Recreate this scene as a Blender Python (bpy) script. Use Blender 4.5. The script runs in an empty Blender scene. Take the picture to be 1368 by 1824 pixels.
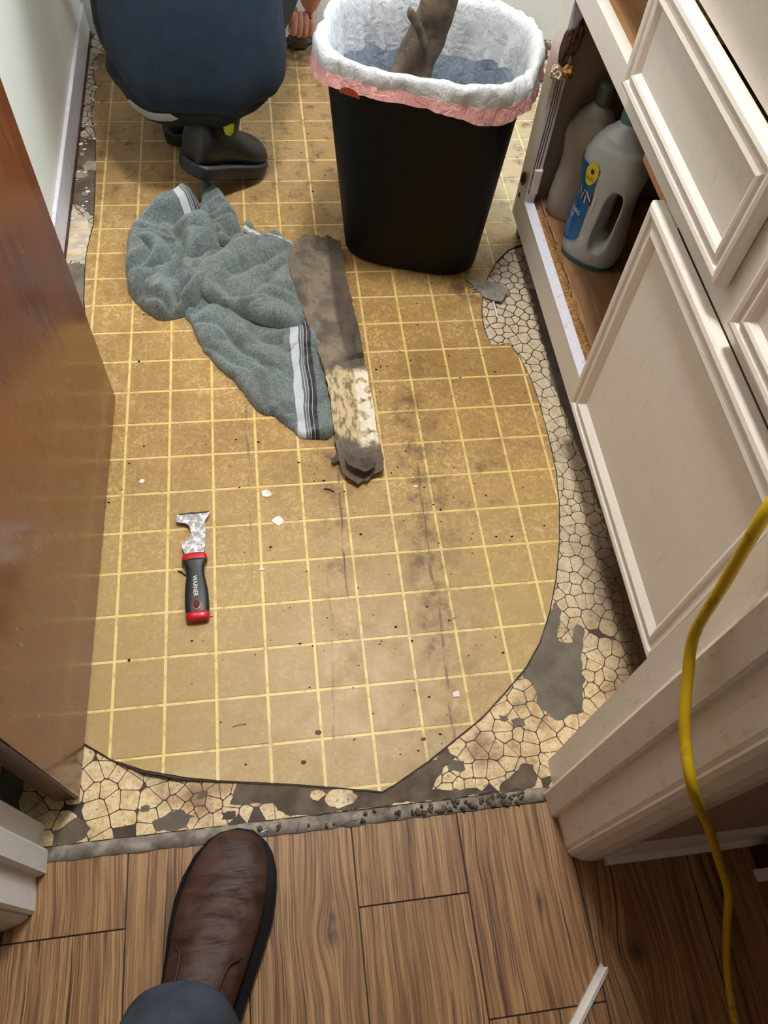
import bpy, bmesh, math, random
from mathutils import Vector, Matrix, noise
from mathutils.geometry import delaunay_2d_cdt, tessellate_polygon
random.seed(7)
S = bpy.context.scene
COL = S.collection
# ---------------------------------------------------------------- camera
FPX, CX, CY = 1382.31, 709.56, 969.68
CP = Vector((0.286474, -0.549507, 1.155757))
RW = Matrix(((0.98865342, -0.12803531, 0.07855814), (-0.07294023, -0.86636283, -0.49405989), (0.13131697, 0.48272395, -0.86587149)))
cam = bpy.data.objects.new('camera', bpy.data.cameras.new('camera'))
COL.objects.link(cam); S.camera = cam
cd = cam.data
cd.sensor_fit = 'VERTICAL'; cd.sensor_height = 24.0; cd.sensor_width = 18.0
cd.lens = FPX / 1824 * 24.0
cd.shift_x = (684 - CX) / 1824.0; cd.shift_y = (CY - 912) / 1824.0
cd.clip_start = 0.02
rt = RW.transposed()
m = Matrix((( rt[0][0], -rt[0][1], -rt[0][2]), (rt[1][0], -rt[1][1], -rt[1][2]), (rt[2][0], -rt[2][1], -rt[2][2]))).to_4x4()
m.translation = CP
cam.matrix_world = m
# ---------------------------------------------------------------- world, lights, exposure
wd = bpy.data.worlds.new('world'); S.world = wd; wd.use_nodes = True
wd.node_tree.nodes['Background'].inputs[0].default_value = (.75, .85, 1, 1)
wd.node_tree.nodes['Background'].inputs[1].default_value = 0.5
def area(name, loc, target, sx, sy, power, color, shape='RECTANGLE'):
    l = bpy.data.lights.new(name, 'AREA'); l.energy = power; l.color = color; l.shape = shape; l.size = sx; l.size_y = sy
    o = bpy.data.objects.new(name, l); COL.objects.link(o); o.location = loc
    o.rotation_euler = (Vector(target) - Vector(loc)).to_track_quat('-Z', 'Y').to_euler(); return o
area('ceiling_lamp_light', (.50, .55, 2.30), (.50, .55, 0), .30, .30, 27, (1.0, .975, .93), 'DISK')
area('kitchen_window_light', (1.36, 1.02, 1.48), (.45, .95, .3), .84, .78, 17, (.80, .90, 1.0))
area('hall_fill_light', (-.25, -1.2, 2.28), (.0, -.6, 0), .25, .25, 0.9, (1.0, .88, .74), 'DISK')  # weak fill added to lift the hall, not an actual lamp
S.view_settings.view_transform = 'Standard'; S.view_settings.look = 'None'
S.view_settings.exposure = 0.5; S.view_settings.gamma = 1.0; S.view_settings.use_curve_mapping = False

def uz(x, y, z=0.0):                      # a point of the picture brought down to the level z of the room
    d = rt @ Vector(((x - CX) / FPX, (y - CY) / FPX, 1)); return CP + d * ((z - CP.z) / d.z)
# ---------------------------------------------------------------- node maths
class NT:
    def __init__(s, name):
        s.m = bpy.data.materials.new(name); s.m.use_nodes = True; s.t = s.m.node_tree; s.n = s.t.nodes
        s.b = s.n['Principled BSDF']; s._p = None
    def val(s, v): return v.s if isinstance(v, E) else v
    def link(s, v, inp):
        v = s.val(v)
        if isinstance(v, bpy.types.NodeSocket): s.t.links.new(v, inp)
        elif isinstance(v, (tuple, list)): inp.default_value = tuple(v) + ((1,) if len(v) == 3 and len(inp.default_value) == 4 else ())
        else: inp.default_value = v
    def math(s, op, *a):
        n = s.n.new('ShaderNodeMath'); n.operation = op
        for i, v in enumerate(a): s.link(v, n.inputs[i])
        return E(s, n.outputs[0])
    def pos(s):
        if s._p is None:
            g = s.n.new('ShaderNodeNewGeometry'); s._p = g.outputs['Position']
            sp = s.n.new('ShaderNodeSeparateXYZ'); s.t.links.new(s._p, sp.inputs[0]); s._x = [E(s, o) for o in sp.outputs]
        return s._x
    def obj(s):
        g = s.n.new('ShaderNodeTexCoord'); sp = s.n.new('ShaderNodeSeparateXYZ'); s.t.links.new(g.outputs['Object'], sp.inputs[0]); return [E(s, o) for o in sp.outputs]
    def vec(s, x, y, z):
        n = s.n.new('ShaderNodeCombineXYZ')
        for i, v in enumerate((x, y, z)): s.link(v, n.inputs[i])
        return E(s, n.outputs[0])
    def noise(s, v, scale=1, detail=3, rough=.55, dist=0):
        n = s.n.new('ShaderNodeTexNoise'); s.link(v, n.inputs['Vector']); n.inputs['Scale'].default_value = scale
        n.inputs['Detail'].default_value = detail; n.inputs['Roughness'].default_value = rough; n.inputs['Distortion'].default_value = dist
        return E(s, n.outputs[0])
    def voro(s, v, scale=1, feat='DISTANCE_TO_EDGE'):
        n = s.n.new('ShaderNodeTexVoronoi'); n.feature = feat; s.link(v, n.inputs['Vector']); n.inputs['Scale'].default_value = scale
        return E(s, n.outputs[0])
    def ss(s, v, a, b, lo=0., hi=1.):
        n = s.n.new('ShaderNodeMapRange'); n.interpolation_type = 'SMOOTHSTEP'
        for i, q in enumerate((v, a, b, lo, hi)): s.link(q, n.inputs[i])
        return E(s, n.outputs[0])
    def mix(s, f, a, b):
        n = s.n.new('ShaderNodeMix'); n.data_type = 'RGBA'; s.link(f, n.inputs[0]); s.link(a, n.inputs[6]); s.link(b, n.inputs[7])
        return E(s, n.outputs[2])
    def attr(s, name):
        n = s.n.new('ShaderNodeAttribute'); n.attribute_name = name; return E(s, n.outputs['Fac'])
    def rnd(s):
        n = s.n.new('ShaderNodeObjectInfo'); return E(s, n.outputs['Random'])
    def bump(s, h, strength=.5, dist=.002):
        n = s.n.new('ShaderNodeBump'); s.link(h, n.inputs['Height']); n.inputs['Strength'].default_value = strength; n.inputs['Distance'].default_value = dist
        s.t.links.new(n.outputs[0], s.b.inputs['Normal'])
    def out(s, col, rough=.5, **k):
        s.link(col, s.b.inputs['Base Color']); s.link(rough, s.b.inputs['Roughness'])
        for a, v in k.items(): s.link(v, s.b.inputs[a.replace('_', ' ')])
        return s.m
class E:
    def __init__(s, t, sock): s.t = t; s.s = sock
    def __add__(s, o): return s.t.math('ADD', s, o)
    __radd__ = __add__
    def __sub__(s, o): return s.t.math('SUBTRACT', s, o)
    def __rsub__(s, o): return s.t.math('SUBTRACT', o, s)
    def __mul__(s, o): return s.t.math('MULTIPLY', s, o)
    __rmul__ = __mul__
    def __truediv__(s, o): return s.t.math('DIVIDE', s, o)
    def exp(s): return s.t.math('EXPONENT', s)
    def abs(s): return s.t.math('ABSOLUTE', s)
    def fract(s): return s.t.math('FRACT', s)
    def floor(s): return s.t.math('FLOOR', s)
    def max(s, o): return s.t.math('MAXIMUM', s, o)
    def min(s, o): return s.t.math('MINIMUM', s, o)
def lin(r, g, b): return tuple((c / 255 / 12.92 if c / 255 <= .04045 else ((c / 255 + .055) / 1.055) ** 2.4) for c in (r, g, b))
# ---------------------------------------------------------------- materials
def plain(name, c, rough=.5, var=.12, scale=30, **k):
    t = NT(name); x, y, z = t.pos(); n = t.noise(t.vec(x, y, z), scale, 3)
    a = lin(*c); return t.out(t.mix(t.ss(n, .3, .7), tuple(v * (1 - var) for v in a), tuple(min(1, v * (1 + var)) for v in a)), rough, **k)
def m_vinyl(name, base, lightc, line=False):
    t = NT(name); x, y, z = t.pos(); v = t.vec(x, y, 0)
    n1 = t.noise(v, 90, 6, .72, 1.4); n2 = t.noise(v, 7, 3); n3 = t.noise(v, 190, 3, .6, 2.)
    c = t.mix(t.ss(n1, .46, .62) * (t.ss(n2, .35, .6) * .4 + .45), lin(*base), lin(*lightc))
    c = t.mix(t.ss(n3, .52, .68) * .4, c, lin(base[0] - 30, base[1] - 28, base[2] - 25))
    hz_ = t.noise(v, 3.2, 4, .6); c = t.mix(t.ss(hz_, .42, .62) * .5, c, lin(132, 100, 56))
    if line: c = lin(*base); c = t.mix(t.ss(n1, .5, .7) * .2, c, lin(*lightc))
    # pale wall reflection painted into the far right part, ochre middle
    c = t.mix(t.ss(x - .62 + (y - 1.0) * .5, 0.02, .28) * t.ss(y, .72, .98) * .85, c, lin(205, 196, 168) if not line else lin(225, 215, 180))
    c = t.mix(t.ss(y, .75, 1.15) * .5, c, lin(150, 122, 86) if not line else lin(205, 175, 120))
    c = t.mix(t.ss(y, .38, -.1) * .55 , c, lin(186, 164, 112) if not line else lin(238, 218, 150))
    # grime along the telegraphed board seams
    w = (t.noise(t.vec(0, y * 6, 0), 1, 2) - .5) * .02
    def seam(x0, slope, wid, y0, y1): return (0 - ((x - x0 - slope * y - w) / wid) * ((x - x0 - slope * y - w) / wid)).exp() * t.ss(y, y0 - .1, y0 + .05) * t.ss(y, y1 + .1, y1 - .05)
    g = t.noise(v, 26, 5, .7); gs = t.noise(t.vec(x * 3, y * .4, 0), 60, 3, .6)
    st = seam(.505, .035, .042, -.12, .42) * t.ss(g, .40, .68) * .85
    st = st.max(seam(.555, 0, .05, .05, .46) * t.ss(g, .5, .70) * .6)
    st = st.max(seam(.355, .02, .026, -.02, .33) * t.ss(g, .46, .7) * .7)
    st = st.max(seam(.51, .025, .0035, -.32, .30) * t.ss(gs, .40, .56) * .8)
    st = st.max(seam(.366, .02, .0022, .02, .30) * t.ss(gs, .44, .5) * .9)
    st = st.max(seam(.335, .05, .002, -.30, .02) * t.ss(gs, .5, .56) * .5)
    st = st.max(seam(.2135, 0, .002, .10, .46) * t.ss(gs, .47, .55) * .6)
    st = st.max(t.ss(g, .50, .70) * t.ss(y, .5, 1.2) * .75)
    st = st.max(seam(.52, .02, .07, -.30, .50) * t.ss(g, .40, .70) * .45)
    st = st.max(seam(.37, .02, .035, -.1, .30) * t.ss(g, .40, .70) * .4)
    st = st.max(seam(.62, .0, .09, .02, .5) * t.ss(g, .55, .70) * .6)
    st = st.max((0 - ((x - .68) * (x - .68) + (y - .70) * (y - .70)) / .0035).exp() * t.ss(g, .40, .62) * .85)
    st = st.max(t.ss(y, 1.36, 1.60) * t.ss(g, .35, .6) * .9)
    st = st.max(t.ss(t.noise(v, 420, 2, .5), .71, .76) * .7 * t.ss(t.noise(v, 9, 2), .45, .6))
    c = t.mix(st, c, lin(82, 60, 46))
    if line: c = t.mix(t.ss(t.noise(v, 34, 4, .7), .50, .62) * .45, c, lin(176, 138, 84))
    c = t.mix(t.ss(y + (g - .5) * .25, 1.28, 1.40) * t.ss(x, .6, .9) * .6, c, lin(120, 74, 30))
    n4 = t.noise(v, 300, 2)
    t.bump(n3 * .5 + n1 * .5, .25, .0008)
    return t.out(c, t.ss(g, .3, .8, .36, .48), Specular_IOR_Level=.3)
M = {}
M['tile'] = m_vinyl('vinyl_ochre', (167, 131, 80), (206, 178, 122))
M['line'] = m_vinyl('vinyl_cream', (218, 192, 122), (228, 208, 148), True)
def m_pebble():
    t = NT('linoleum_pebble'); x, y, z = t.pos(); v = t.vec(x, y, 0); r = t.rnd()
    n = t.noise(v, 70, 5, .7); b = t.noise(v, 9, 4, .6); f = t.noise(v, 240, 2)
    c = t.mix(t.ss(n, .3, .7), lin(170, 152, 124), lin(220, 208, 182))
    c = t.mix(r * .35, c, lin(196, 176, 140))
    warm = t.ss(y, .05, -.25)
    c = t.mix(warm * .75, c, t.mix(t.ss(n, .35, .65), lin(205, 168, 112), lin(238, 215, 166)))
    c = t.mix(t.ss(b, .50, .68) * warm * .85, c, lin(140, 88, 40))
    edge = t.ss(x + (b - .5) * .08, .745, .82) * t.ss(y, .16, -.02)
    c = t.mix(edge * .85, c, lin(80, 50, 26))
    c = t.mix(t.ss(n + (b - .5) * .5, .54, .68) * .6, c, lin(108, 94, 76)); c = t.mix(t.ss(t.noise(v, 120, 3, .6), .6, .68) * .5, c, lin(90, 74, 54))
    c = t.mix(t.ss(f, .66, .74) * .7, c, lin(60, 48, 38))
    c = t.mix(t.ss(y, .4, .9) * .35, c, lin(140, 138, 140))
    t.bump(n, .3, .001)
    return t.out(c, .48)
M['pebble'] = m_pebble()
M['pebble_joint'] = plain('linoleum_joint', (62, 45, 30), .6, .35, 40)
M['felt'] = plain('grey_felt', (108, 100, 90), .85, .22, 24)
M['dark_felt'] = plain('dark_felt', (96, 84, 70), .9, .35, 30)
M['edge'] = plain('cut_edge_shade', (46, 38, 34), .7, .4, 60)
def m_plank():
    t = NT('hall_plank'); x, y, z = t.pos(); r = t.rnd()
    u = x
    for kx, ky, sx, sy, a in ((.297, -.492, .030, .05, .75), (.703, -.56, .040, .07, .75)):
        dx = (x - kx) / sx; dy = (y - ky) / sy
        u = u - (x - kx) * a * (0 - dx * dx - dy * dy).exp()
    wob = (t.noise(t.vec(x * 2, y * 5, r * 9), 1, 2) - .5) * .02
    u = u + wob
    g1 = t.noise(t.vec(u * 420, y * 6, r * 30), 1, 3, .6)
    g2 = t.noise(t.vec(u * 95, y * 2.2, r * 20), 1, 4, .65)
    g3 = t.noise(t.vec(u * 30, y * 1.5, r * 50), 1, 3, .5)
    g4 = t.noise(t.vec(u * 900, y * 9, r * 11), 1, 2, .6); g5 = t.noise(t.vec(u * 260, y * 3, r * 77), 1, 2, .5)
    c = t.mix(t.ss(g2, .34, .66), lin(118, 84, 54), lin(172, 134, 92))
    c = t.mix(t.ss(g1, .46, .62) * .75, c, lin(88, 60, 38)); c = t.mix(t.ss(g4, .5, .66) * .45, c, lin(184, 144, 98))
    c = t.mix(t.ss(g3, .64, .70) * .7, c, lin(70, 46, 30)); c = t.mix(t.ss(g5, .64, .68) * .85, c, lin(46, 30, 20))
    c = t.mix(t.ss(t.noise(t.vec(u * 14, y * 3.5, r * 70), 1, 2), .66, .72) * t.ss(g2, .4, .6) * .75, c, lin(66, 50, 38))
    c = t.mix(r * .18, c, lin(150, 100, 58))
    for kx, ky, sx, sy in ((.297, -.492, .009, .013), (.300, -.470, .005, .010), (.703, -.56, .012, .014), (.585, -.482, .0035, .012), (.583, -.492, .0025, .014), (.215, -.43, .003, .02)):
        dx = (x - kx) / sx; dy = (y - ky) / sy
        q_ = (0 - dx * dx - dy * dy).exp() * (.55 + .9 * (t.noise(t.vec(x * 260, y * 120, 0), 1, 3) - .3)); c = t.mix(q_.min(.9), c, lin(50, 34, 22))
    t.bump(g1 * .6 + g2 * .4, .6, .0015)
    return t.out(c, t.ss(g1, .3, .7, .38, .55), Specular_IOR_Level=.4)
M['plank'] = m_plank()
def m_paint(name, c, rough=.35, grime=(150, 140, 130), amount=.35, zlow=.0):
    t = NT(name); x, y, z = t.pos(); v = t.vec(x, y, z)
    n = t.noise(v, 14, 4, .6); n2 = t.noise(t.vec(x * 3, y * 3, z * 1), 30, 4, .7); sp = t.noise(v, 210, 2)
    k = t.mix(t.ss(n2, .52, .78) * amount, lin(*c), lin(*grime))
    k = t.mix(t.ss(sp, .745, .78) * .8, k, lin(90, 70, 55))
    k = t.mix(t.ss(n, .35, .7) * .12, k, lin(c[0] - 25, c[1] - 25, c[2] - 22))
    t.bump(n2 * .6 + sp * .2, .12, .001)
    return t.out(k, rough)
M['cab'] = m_paint('cabinet_paint', (220, 213, 204), .40, (168, 154, 142), .28)
M['trim'] = m_paint('trim_paint', (238, 232, 224), .42, (170, 160, 150), .45)
M['trim_left'] = m_paint('trim_paint_left', (226, 224, 220), .42, (150, 145, 140), .35)
M['wall'] = m_paint('wall_paint', (226, 228, 220), .6, (205, 205, 200), .3)
M['hallwall'] = m_paint('hall_wall_paint', (170, 148, 130), .6, (140, 120, 100), .3)
M['frame_edge'] = m_paint('frame_edge_paint', (214, 214, 226), .4, (120, 112, 104), .55)
M['ceil'] = plain('ceiling_paint', (235, 232, 225), .8, .03)
def m_door():
    t = NT('varnished_door'); x, y, z = t.pos()
    g = t.noise(t.vec(x * 5, y * 18, z * 1.2), 3, 4, .6); f = t.noise(t.vec(x * 20, y * 230, z * 5), 1, 3)
    c = t.mix(t.ss(g, .3, .7), lin(92, 40, 14), lin(116, 56, 22))
    c = t.mix(t.ss(f, .45, .7) * .12, c, lin(80, 38, 14))
    s = t.noise(t.vec(x, y * 260, z * 40), 1, 1, .3); s2 = t.noise(t.vec(1, y * 12, z * 9), 1, 2)
    c = t.mix(t.ss(s, .735, .77) * t.ss(s2, .42, .56) * .8, c, lin(200, 150, 100))
    t.bump(f, .04, .001)
    return t.out(c, t.ss(g, .3, .7, .26, .32), Coat_Weight=.4, Coat_Roughness=.12)
M['door'] = m_door()
def m_wood(name, a, b, axis=1, scale=40, rough=.6):
    t = NT(name); x, y, z = t.pos(); p = [x, y, z]; q = [c * (3 if i == axis else scale) for i, c in enumerate(p)]
    g = t.noise(t.vec(*q), 1, 4, .65, .6); n = t.noise(t.vec(x, y, z), 25, 3)
    c = t.mix(t.ss(g, .3, .7), lin(*a), lin(*b)); c = t.mix(t.ss(n, .55, .75) * .35, c, lin(a[0] * .6, a[1] * .55, a[2] * .5))
    t.bump(g, .3, .001); return t.out(c, rough)
M['wood_in'] = m_wood('cabinet_inner_wood', (122, 86, 56), (164, 126, 88))
M['wood_raw'] = m_wood('raw_wood', (150, 104, 66), (196, 150, 104))
M['inner_grey'] = plain('cabinet_inner_wall', (150, 142, 130), .7, .12, 12)
M['splinter'] = plain('splintered_board', (150, 108, 62), .9, .5, 160)
M['rot'] = plain('rotten_wood', (74, 48, 30), .8, .6, 120)
M['black_plastic'] = plain('black_plastic', (6, 7, 8), .5, .1, 200, Specular_IOR_Level=.2)
def m_bag(name, c, tr=.35, rough=.3):
    t = NT(name); x, y, z = t.pos(); v = t.vec(x, y, z); n = t.noise(v, 38, 4, .6, 1.5); n2 = t.noise(t.vec(x * 2, y * 2, z * .5), 60, 3, .6)
    k = t.mix(t.ss(n, .35, .7) * .25, lin(*c), lin(*[max(0, q - 45) for q in c]))
    t.bump(n * .5 + n2 * .5, .7, .010)
    t.out(k, rough, Specular_IOR_Level=.5)
    tn = t.n.new('ShaderNodeBsdfTranslucent'); t.link(lin(*c), tn.inputs[0]); mx = t.n.new('ShaderNodeMixShader'); mx.inputs[0].default_value = tr
    t.t.links.new(t.b.outputs[0], mx.inputs[1]); t.t.links.new(tn.outputs[0], mx.inputs[2]); t.t.links.new(mx.outputs[0], t.n['Material Output'].inputs[0]); return t.m
M['bag'] = m_bag('bag_white', (236, 240, 246), .3)
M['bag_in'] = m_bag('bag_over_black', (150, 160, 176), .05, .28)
M['bag_pink'] = m_bag('bag_pink', (244, 184, 180), .2)
M['ribbon'] = plain('red_ribbon', (170, 62, 40), .4)
def m_debris(name, a, b, c, sc=22):
    t = NT(name); x, y, z = t.obj(); v = t.vec(x, y, z); n = t.noise(v, sc, 5, .65, .5); n2 = t.noise(v, sc * 5, 4, .7); n3 = t.noise(v, sc * .45, 3)
    k = t.mix(t.ss(n, .35, .65), lin(*a), lin(*b)); k = t.mix(t.ss(n2, .55, .72) * .6, k, lin(*c)); k = t.mix(t.ss(n2, .42, .3) * .5, k, lin(a[0] * .5, a[1] * .5, a[2] * .5))
    t.bump(n2 * .5 + n * .5, .5, .003); return t.out(k, .75)
M['debris'] = m_debris('torn_linoleum', (84, 72, 60), (118, 104, 88), (146, 120, 92))
M['shard'] = m_debris('grey_shard', (104, 100, 92), (136, 130, 120), (80, 74, 66), 60)
def m_strip():
    t = NT('strip_back'); x, y, z = t.pos(); v = t.vec(x, y, z); n = t.noise(v, 18, 5, .65, .5); n2 = t.noise(t.vec(x * 1, y * .35, z), 110, 4, .7); n3 = t.noise(v, 60, 3)
    k = t.mix(t.ss(n, .35, .65), lin(84, 74, 62), lin(128, 114, 98)); k = t.mix(t.ss(n2, .52, .7) * .5, k, lin(70, 58, 48))
    zone = t.ss(y + (n - .5) * .12, .295, .315) * t.ss(y + (n - .5) * .1, .475, .455)
    pale = t.mix(t.ss(n2, .45, .62), lin(198, 178, 140), lin(120, 98, 72))
    k = t.mix(zone * .95, k, pale)
    k = t.mix(t.ss(y + (n - .5) * .06, .295, .28) * .6, k, lin(84, 68, 58))
    k = t.mix(t.ss(x + (n - .5) * .01 - .02 * t.ss(y, .65, .40), .396, .404) * t.ss(y, .40, .55) * .7, k, lin(62, 48, 38))
    k = t.mix(zone * t.ss(x + (n3 - .5) * .02, .418, .426) * t.ss(n3, .4, .5), k, lin(222, 214, 196))
    t.bump(n2 * .5 + n * .5, .6, .003); return t.out(k, .7)
M['strip'] = m_strip()
def m_towel():
    t = NT('terry_towel'); s = t.attr('stripe'); x, y, z = t.obj(); v = t.vec(x, y, z)
    n = t.noise(v, 260, 4, .75); n2 = t.noise(v, 24, 4, .6); n3 = t.noise(v, 900, 2)
    c = t.mix(t.ss(n, .35, .65), lin(80, 92, 91), lin(130, 144, 142))
    c = t.mix(t.ss(n2, .48, .68) * .6, c, lin(74, 78, 72))
    n_ = t.n.new('ShaderNodeValToRGB'); n_.color_ramp.interpolation = 'CONSTANT'; el = n_.color_ramp.elements
    el[0].position = 0; el[0].color = (*lin(208, 214, 220), 1); el[1].position = .38; el[1].color = (*lin(96, 102, 108), 1)
    for p, q in ((.47, (206, 212, 218)), (.50, (104, 110, 116)), (.60, (206, 212, 218)), (.625, (20, 22, 26)), (.77, (200, 206, 212)), (.795, (14, 15, 18))):
        e = el.new(p); e.color = (*lin(*q), 1)
    t.link(s, n_.inputs[0]); band = t.ss(s, .0, .004) * t.ss(s, 1., .996)
    c = t.mix(band, c, E(t, n_.outputs[0]))
    t.bump(n * .7 + n3 * .3, 1.0, .004)
    return t.out(c, .95, Sheen_Weight=.4)
M['towel'] = m_towel()
def m_leather():
    t = NT('brown_leather'); x, y, z = t.obj(); v = t.vec(x, y, z)
    n = t.noise(v, 26, 4, .6, .6); cr = t.noise(t.vec(x * 12, y * 75, z * 20), 1, 3, .6, .8); f = t.noise(v, 500, 2)
    c = t.mix(t.ss(n, .3, .7), lin(44, 27, 23), lin(80, 54, 45)); c = t.mix(t.ss(cr, .5, .75) * .35, c, lin(30, 18, 16)); c = t.mix(t.ss(n, .68, .8) * .4, c, lin(132, 92, 76))
    t.bump(cr * .8 + f * .15, .6, .004); return t.out(c, t.ss(n, .3, .7, .48, .62), Specular_IOR_Level=.35)
M['leather'] = m_leather()
def m_cloth(name, a, b, sc=30):
    t = NT(name); x, y, z = t.pos(); v = t.vec(x, y, z); n = t.noise(v, sc, 3, .5); w = t.noise(v, 1100, 1); f = t.noise(v, 9, 3, .5, .5)
    t.bump(w * .12 + f * .88, .8, .022); return t.out(t.mix(t.ss(n, .35, .65), lin(*a), lin(*b)), .85)
M['shirt'] = m_cloth('navy_cotton', (10, 31, 50), (14, 40, 61))
M['pants'] = m_cloth('charcoal_cloth', (10, 12, 17), (17, 20, 26))
M['trouser'] = m_cloth('slate_cloth', (44, 50, 64), (60, 68, 84))
M['skin'] = plain('skin', (205, 150, 130), .5, .12, 60, Subsurface_Weight=.1)
M['hair'] = plain('dark_hair', (50, 38, 28), .6, .3, 200)
M['rubber'] = plain('black_rubber', (18, 19, 21), .5, .2, 100)
M['blackleather'] = plain('black_leather', (17, 17, 18), .45, .2, 60)
M['green'] = plain('lime_sock', (190, 214, 40), .7)
M['white'] = plain('white_print', (236, 236, 236), .4, .02)
M['waist'] = plain('grey_waistband', (150, 150, 148), .8)
M['grip'] = plain('black_grip', (34, 34, 37), .42, .25, 180)
M['red'] = plain('red_grip', (190, 24, 40), .32, .15, 90)
def m_metal():
    t = NT('scuffed_steel'); x, y, z = t.obj(); n = t.noise(t.vec(x, y, z), 110, 4, .7, .5); n2 = t.noise(t.vec(x * 3, y, z), 200, 3)
    return t.out(t.mix(t.ss(n, .45, .62), lin(150, 150, 152), lin(226, 226, 226)), t.ss(n2, .3, .7, .3, .6), Metallic=.35)
M['steel'] = m_metal()
def m_cable():
    t = NT('yellow_cable'); x, y, z = t.pos(); n = t.noise(t.vec(x, y, z), 45, 4, .7)
    return t.out(t.mix(t.ss(n, .54, .7) * .75, lin(212, 178, 22), lin(92, 74, 30)), .42)
M['cable'] = m_cable()
M['jug'] = plain('milky_plastic', (214, 222, 224), .32, .06, 20, Transmission_Weight=.25, Specular_IOR_Level=.5)
M['jug_teal'] = plain('teal_plastic', (70, 128, 124), .35, .1)
M['label'] = plain('blue_label', (14, 92, 150), .3, .08)
M['yellow'] = plain('yellow_print', (232, 212, 20), .35, .03)
M['navy'] = plain('navy_print', (16, 24, 60), .4)
M['greycap'] = plain('grey_cap', (84, 88, 86), .5)
M['flake'] = plain('paint_flake', (225, 222, 216), .6, .2, 200)
M['crumb'] = plain('dirt_crumb', (44, 34, 26), .9, .5, 200)
M['paintedstick'] = m_paint('stick_paint', (226, 222, 214), .4, (160, 150, 140), .3)
M['mahog'] = plain('dark_red_brown', (62, 34, 26), .6, .4, 60)
M['white_pl'] = plain('white_plastic', (200, 200, 198), .4)
M['glass'] = plain('pane', (240, 245, 250), .05, 0, 10)
M['lampglass'] = NT('lamp_glass').out((1, .95, .85), .4, Emission_Color=(1, .93, .8), Emission_Strength=3.0)
# ---------------------------------------------------------------- mesh helpers
def obj(name, bm, mat, parent=None, smooth=False, recalc=True):
    if recalc: bmesh.ops.recalc_face_normals(bm, faces=bm.faces)
    me = bpy.data.meshes.new(name); bm.to_mesh(me); bm.free()
    for q in (mat if isinstance(mat, (list, tuple)) else [mat]): me.materials.append(q)
    if smooth:
        for p in me.polygons: p.use_smooth = True
    o = bpy.data.objects.new(name, me); COL.objects.link(o)
    if parent: o.parent = parent; o.matrix_parent_inverse = Matrix.Translation(-Vector(parent.location))
    return o
def thing(name, label, cat, loc=(0, 0, 0), group=None):
    o = bpy.data.objects.new(name, None); COL.objects.link(o); o.location = loc; o.empty_display_size = .05
    o['label'] = label; o['category'] = cat
    if group: o['group'] = group
    return o
def tag(o, label, cat, group=None, kind=None):
    o['label'] = label; o['category'] = cat
    if group: o['group'] = group
    if kind: o['kind'] = kind
    return o
def struct(o): o['kind'] = 'structure'; return o
def box(bm, x0, x1, y0, y1, z0, z1, bev=0):
    r = bmesh.ops.create_cube(bm, size=1); vs = r['verts']
    bmesh.ops.scale(bm, vec=(x1 - x0, y1 - y0, z1 - z0), verts=vs); bmesh.ops.translate(bm, vec=((x0 + x1) / 2, (y0 + y1) / 2, (z0 + z1) / 2), verts=vs)
    if bev:
        es = list({e for v in vs for e in v.link_edges}); bmesh.ops.bevel(bm, geom=es, offset=bev, segments=2, affect='EDGES', profile=.5)
    return bm
def B(*a, bev=0): return box(bmesh.new(), *a, bev=bev)
def prism(pts, z0, z1, bm=None):
    bm = bm or bmesh.new(); f = bm.faces.new([bm.verts.new((p[0], p[1], z0)) for p in pts])
    r = bmesh.ops.extrude_face_region(bm, geom=[f]); bmesh.ops.translate(bm, vec=(0, 0, z1 - z0), verts=[g for g in r['geom'] if isinstance(g, bmesh.types.BMVert)]); return bm
def rings(rs, cap=True, bm=None, closed=True):
    bm = bm or bmesh.new(); R = [[bm.verts.new(p) for p in r] for r in rs]; n = len(R[0])
    for a, b in zip(R, R[1:]):
        for i in range(n if closed else n - 1): bm.faces.new((a[i], a[(i + 1) % n], b[(i + 1) % n], b[i]))
    if cap: bm.faces.new(R[0][::-1]); bm.faces.new(R[-1])
    return bm
def sup(cx, cy, z, rx, ry, n=2.5, N=48, rot=0):
    out = []
    for i in range(N):
        a = 2 * math.pi * i / N; c, s = math.cos(a), math.sin(a)
        x = rx * math.copysign(abs(c) ** (2 / n), c); y = ry * math.copysign(abs(s) ** (2 / n), s)
        out.append(Vector((cx + x * math.cos(rot) - y * math.sin(rot), cy + x * math.sin(rot) + y * math.cos(rot), z)))
    return out
def spline(pts, n):
    P = [Vector(p) for p in pts]; P = [P[0] * 2 - P[1]] + P + [P[-1] * 2 - P[-2]]; out = []
    for i in range(1, len(P) - 2):
        for k in range(n):
            t = k / n; a, b, c, d = P[i - 1:i + 3]
            out.append(.5 * ((2 * b) + (c - a) * t + (2 * a - 5 * b + 4 * c - d) * t * t + (3 * b - a - 3 * c + d) * t ** 3))
    out.append(P[-2]); return out
def tube(path, rad, N=14, bm=None, cap=True):
    rs = []; up = Vector((.3, .2, 1)).normalized()
    for i, p in enumerate(path):
        t = (path[min(i + 1, len(path) - 1)] - path[max(i - 1, 0)]).normalized(); a = t.cross(up)
        if a.length < 1e-3: a = t.cross(Vector((1, 0, 0)))
        a.normalize(); b = t.cross(a); up = a.cross(t) * 1.0 if False else up
        r = rad[i] if isinstance(rad, (list, tuple)) else rad
        rs.append([p + a * r * math.cos(2 * math.pi * k / N) + b * r * math.sin(2 * math.pi * k / N) for k in range(N)])
    return rings(rs, cap, bm)
def resample(poly, step):
    out = []
    for i, p in enumerate(poly):
        q = poly[(i + 1) % len(poly)]; p2 = Vector(p[:2]); q2 = Vector(q[:2]); n = max(1, int((q2 - p2).length / step))
        out += [p2.lerp(q2, k / n) for k in range(n)]
    return out
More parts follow.
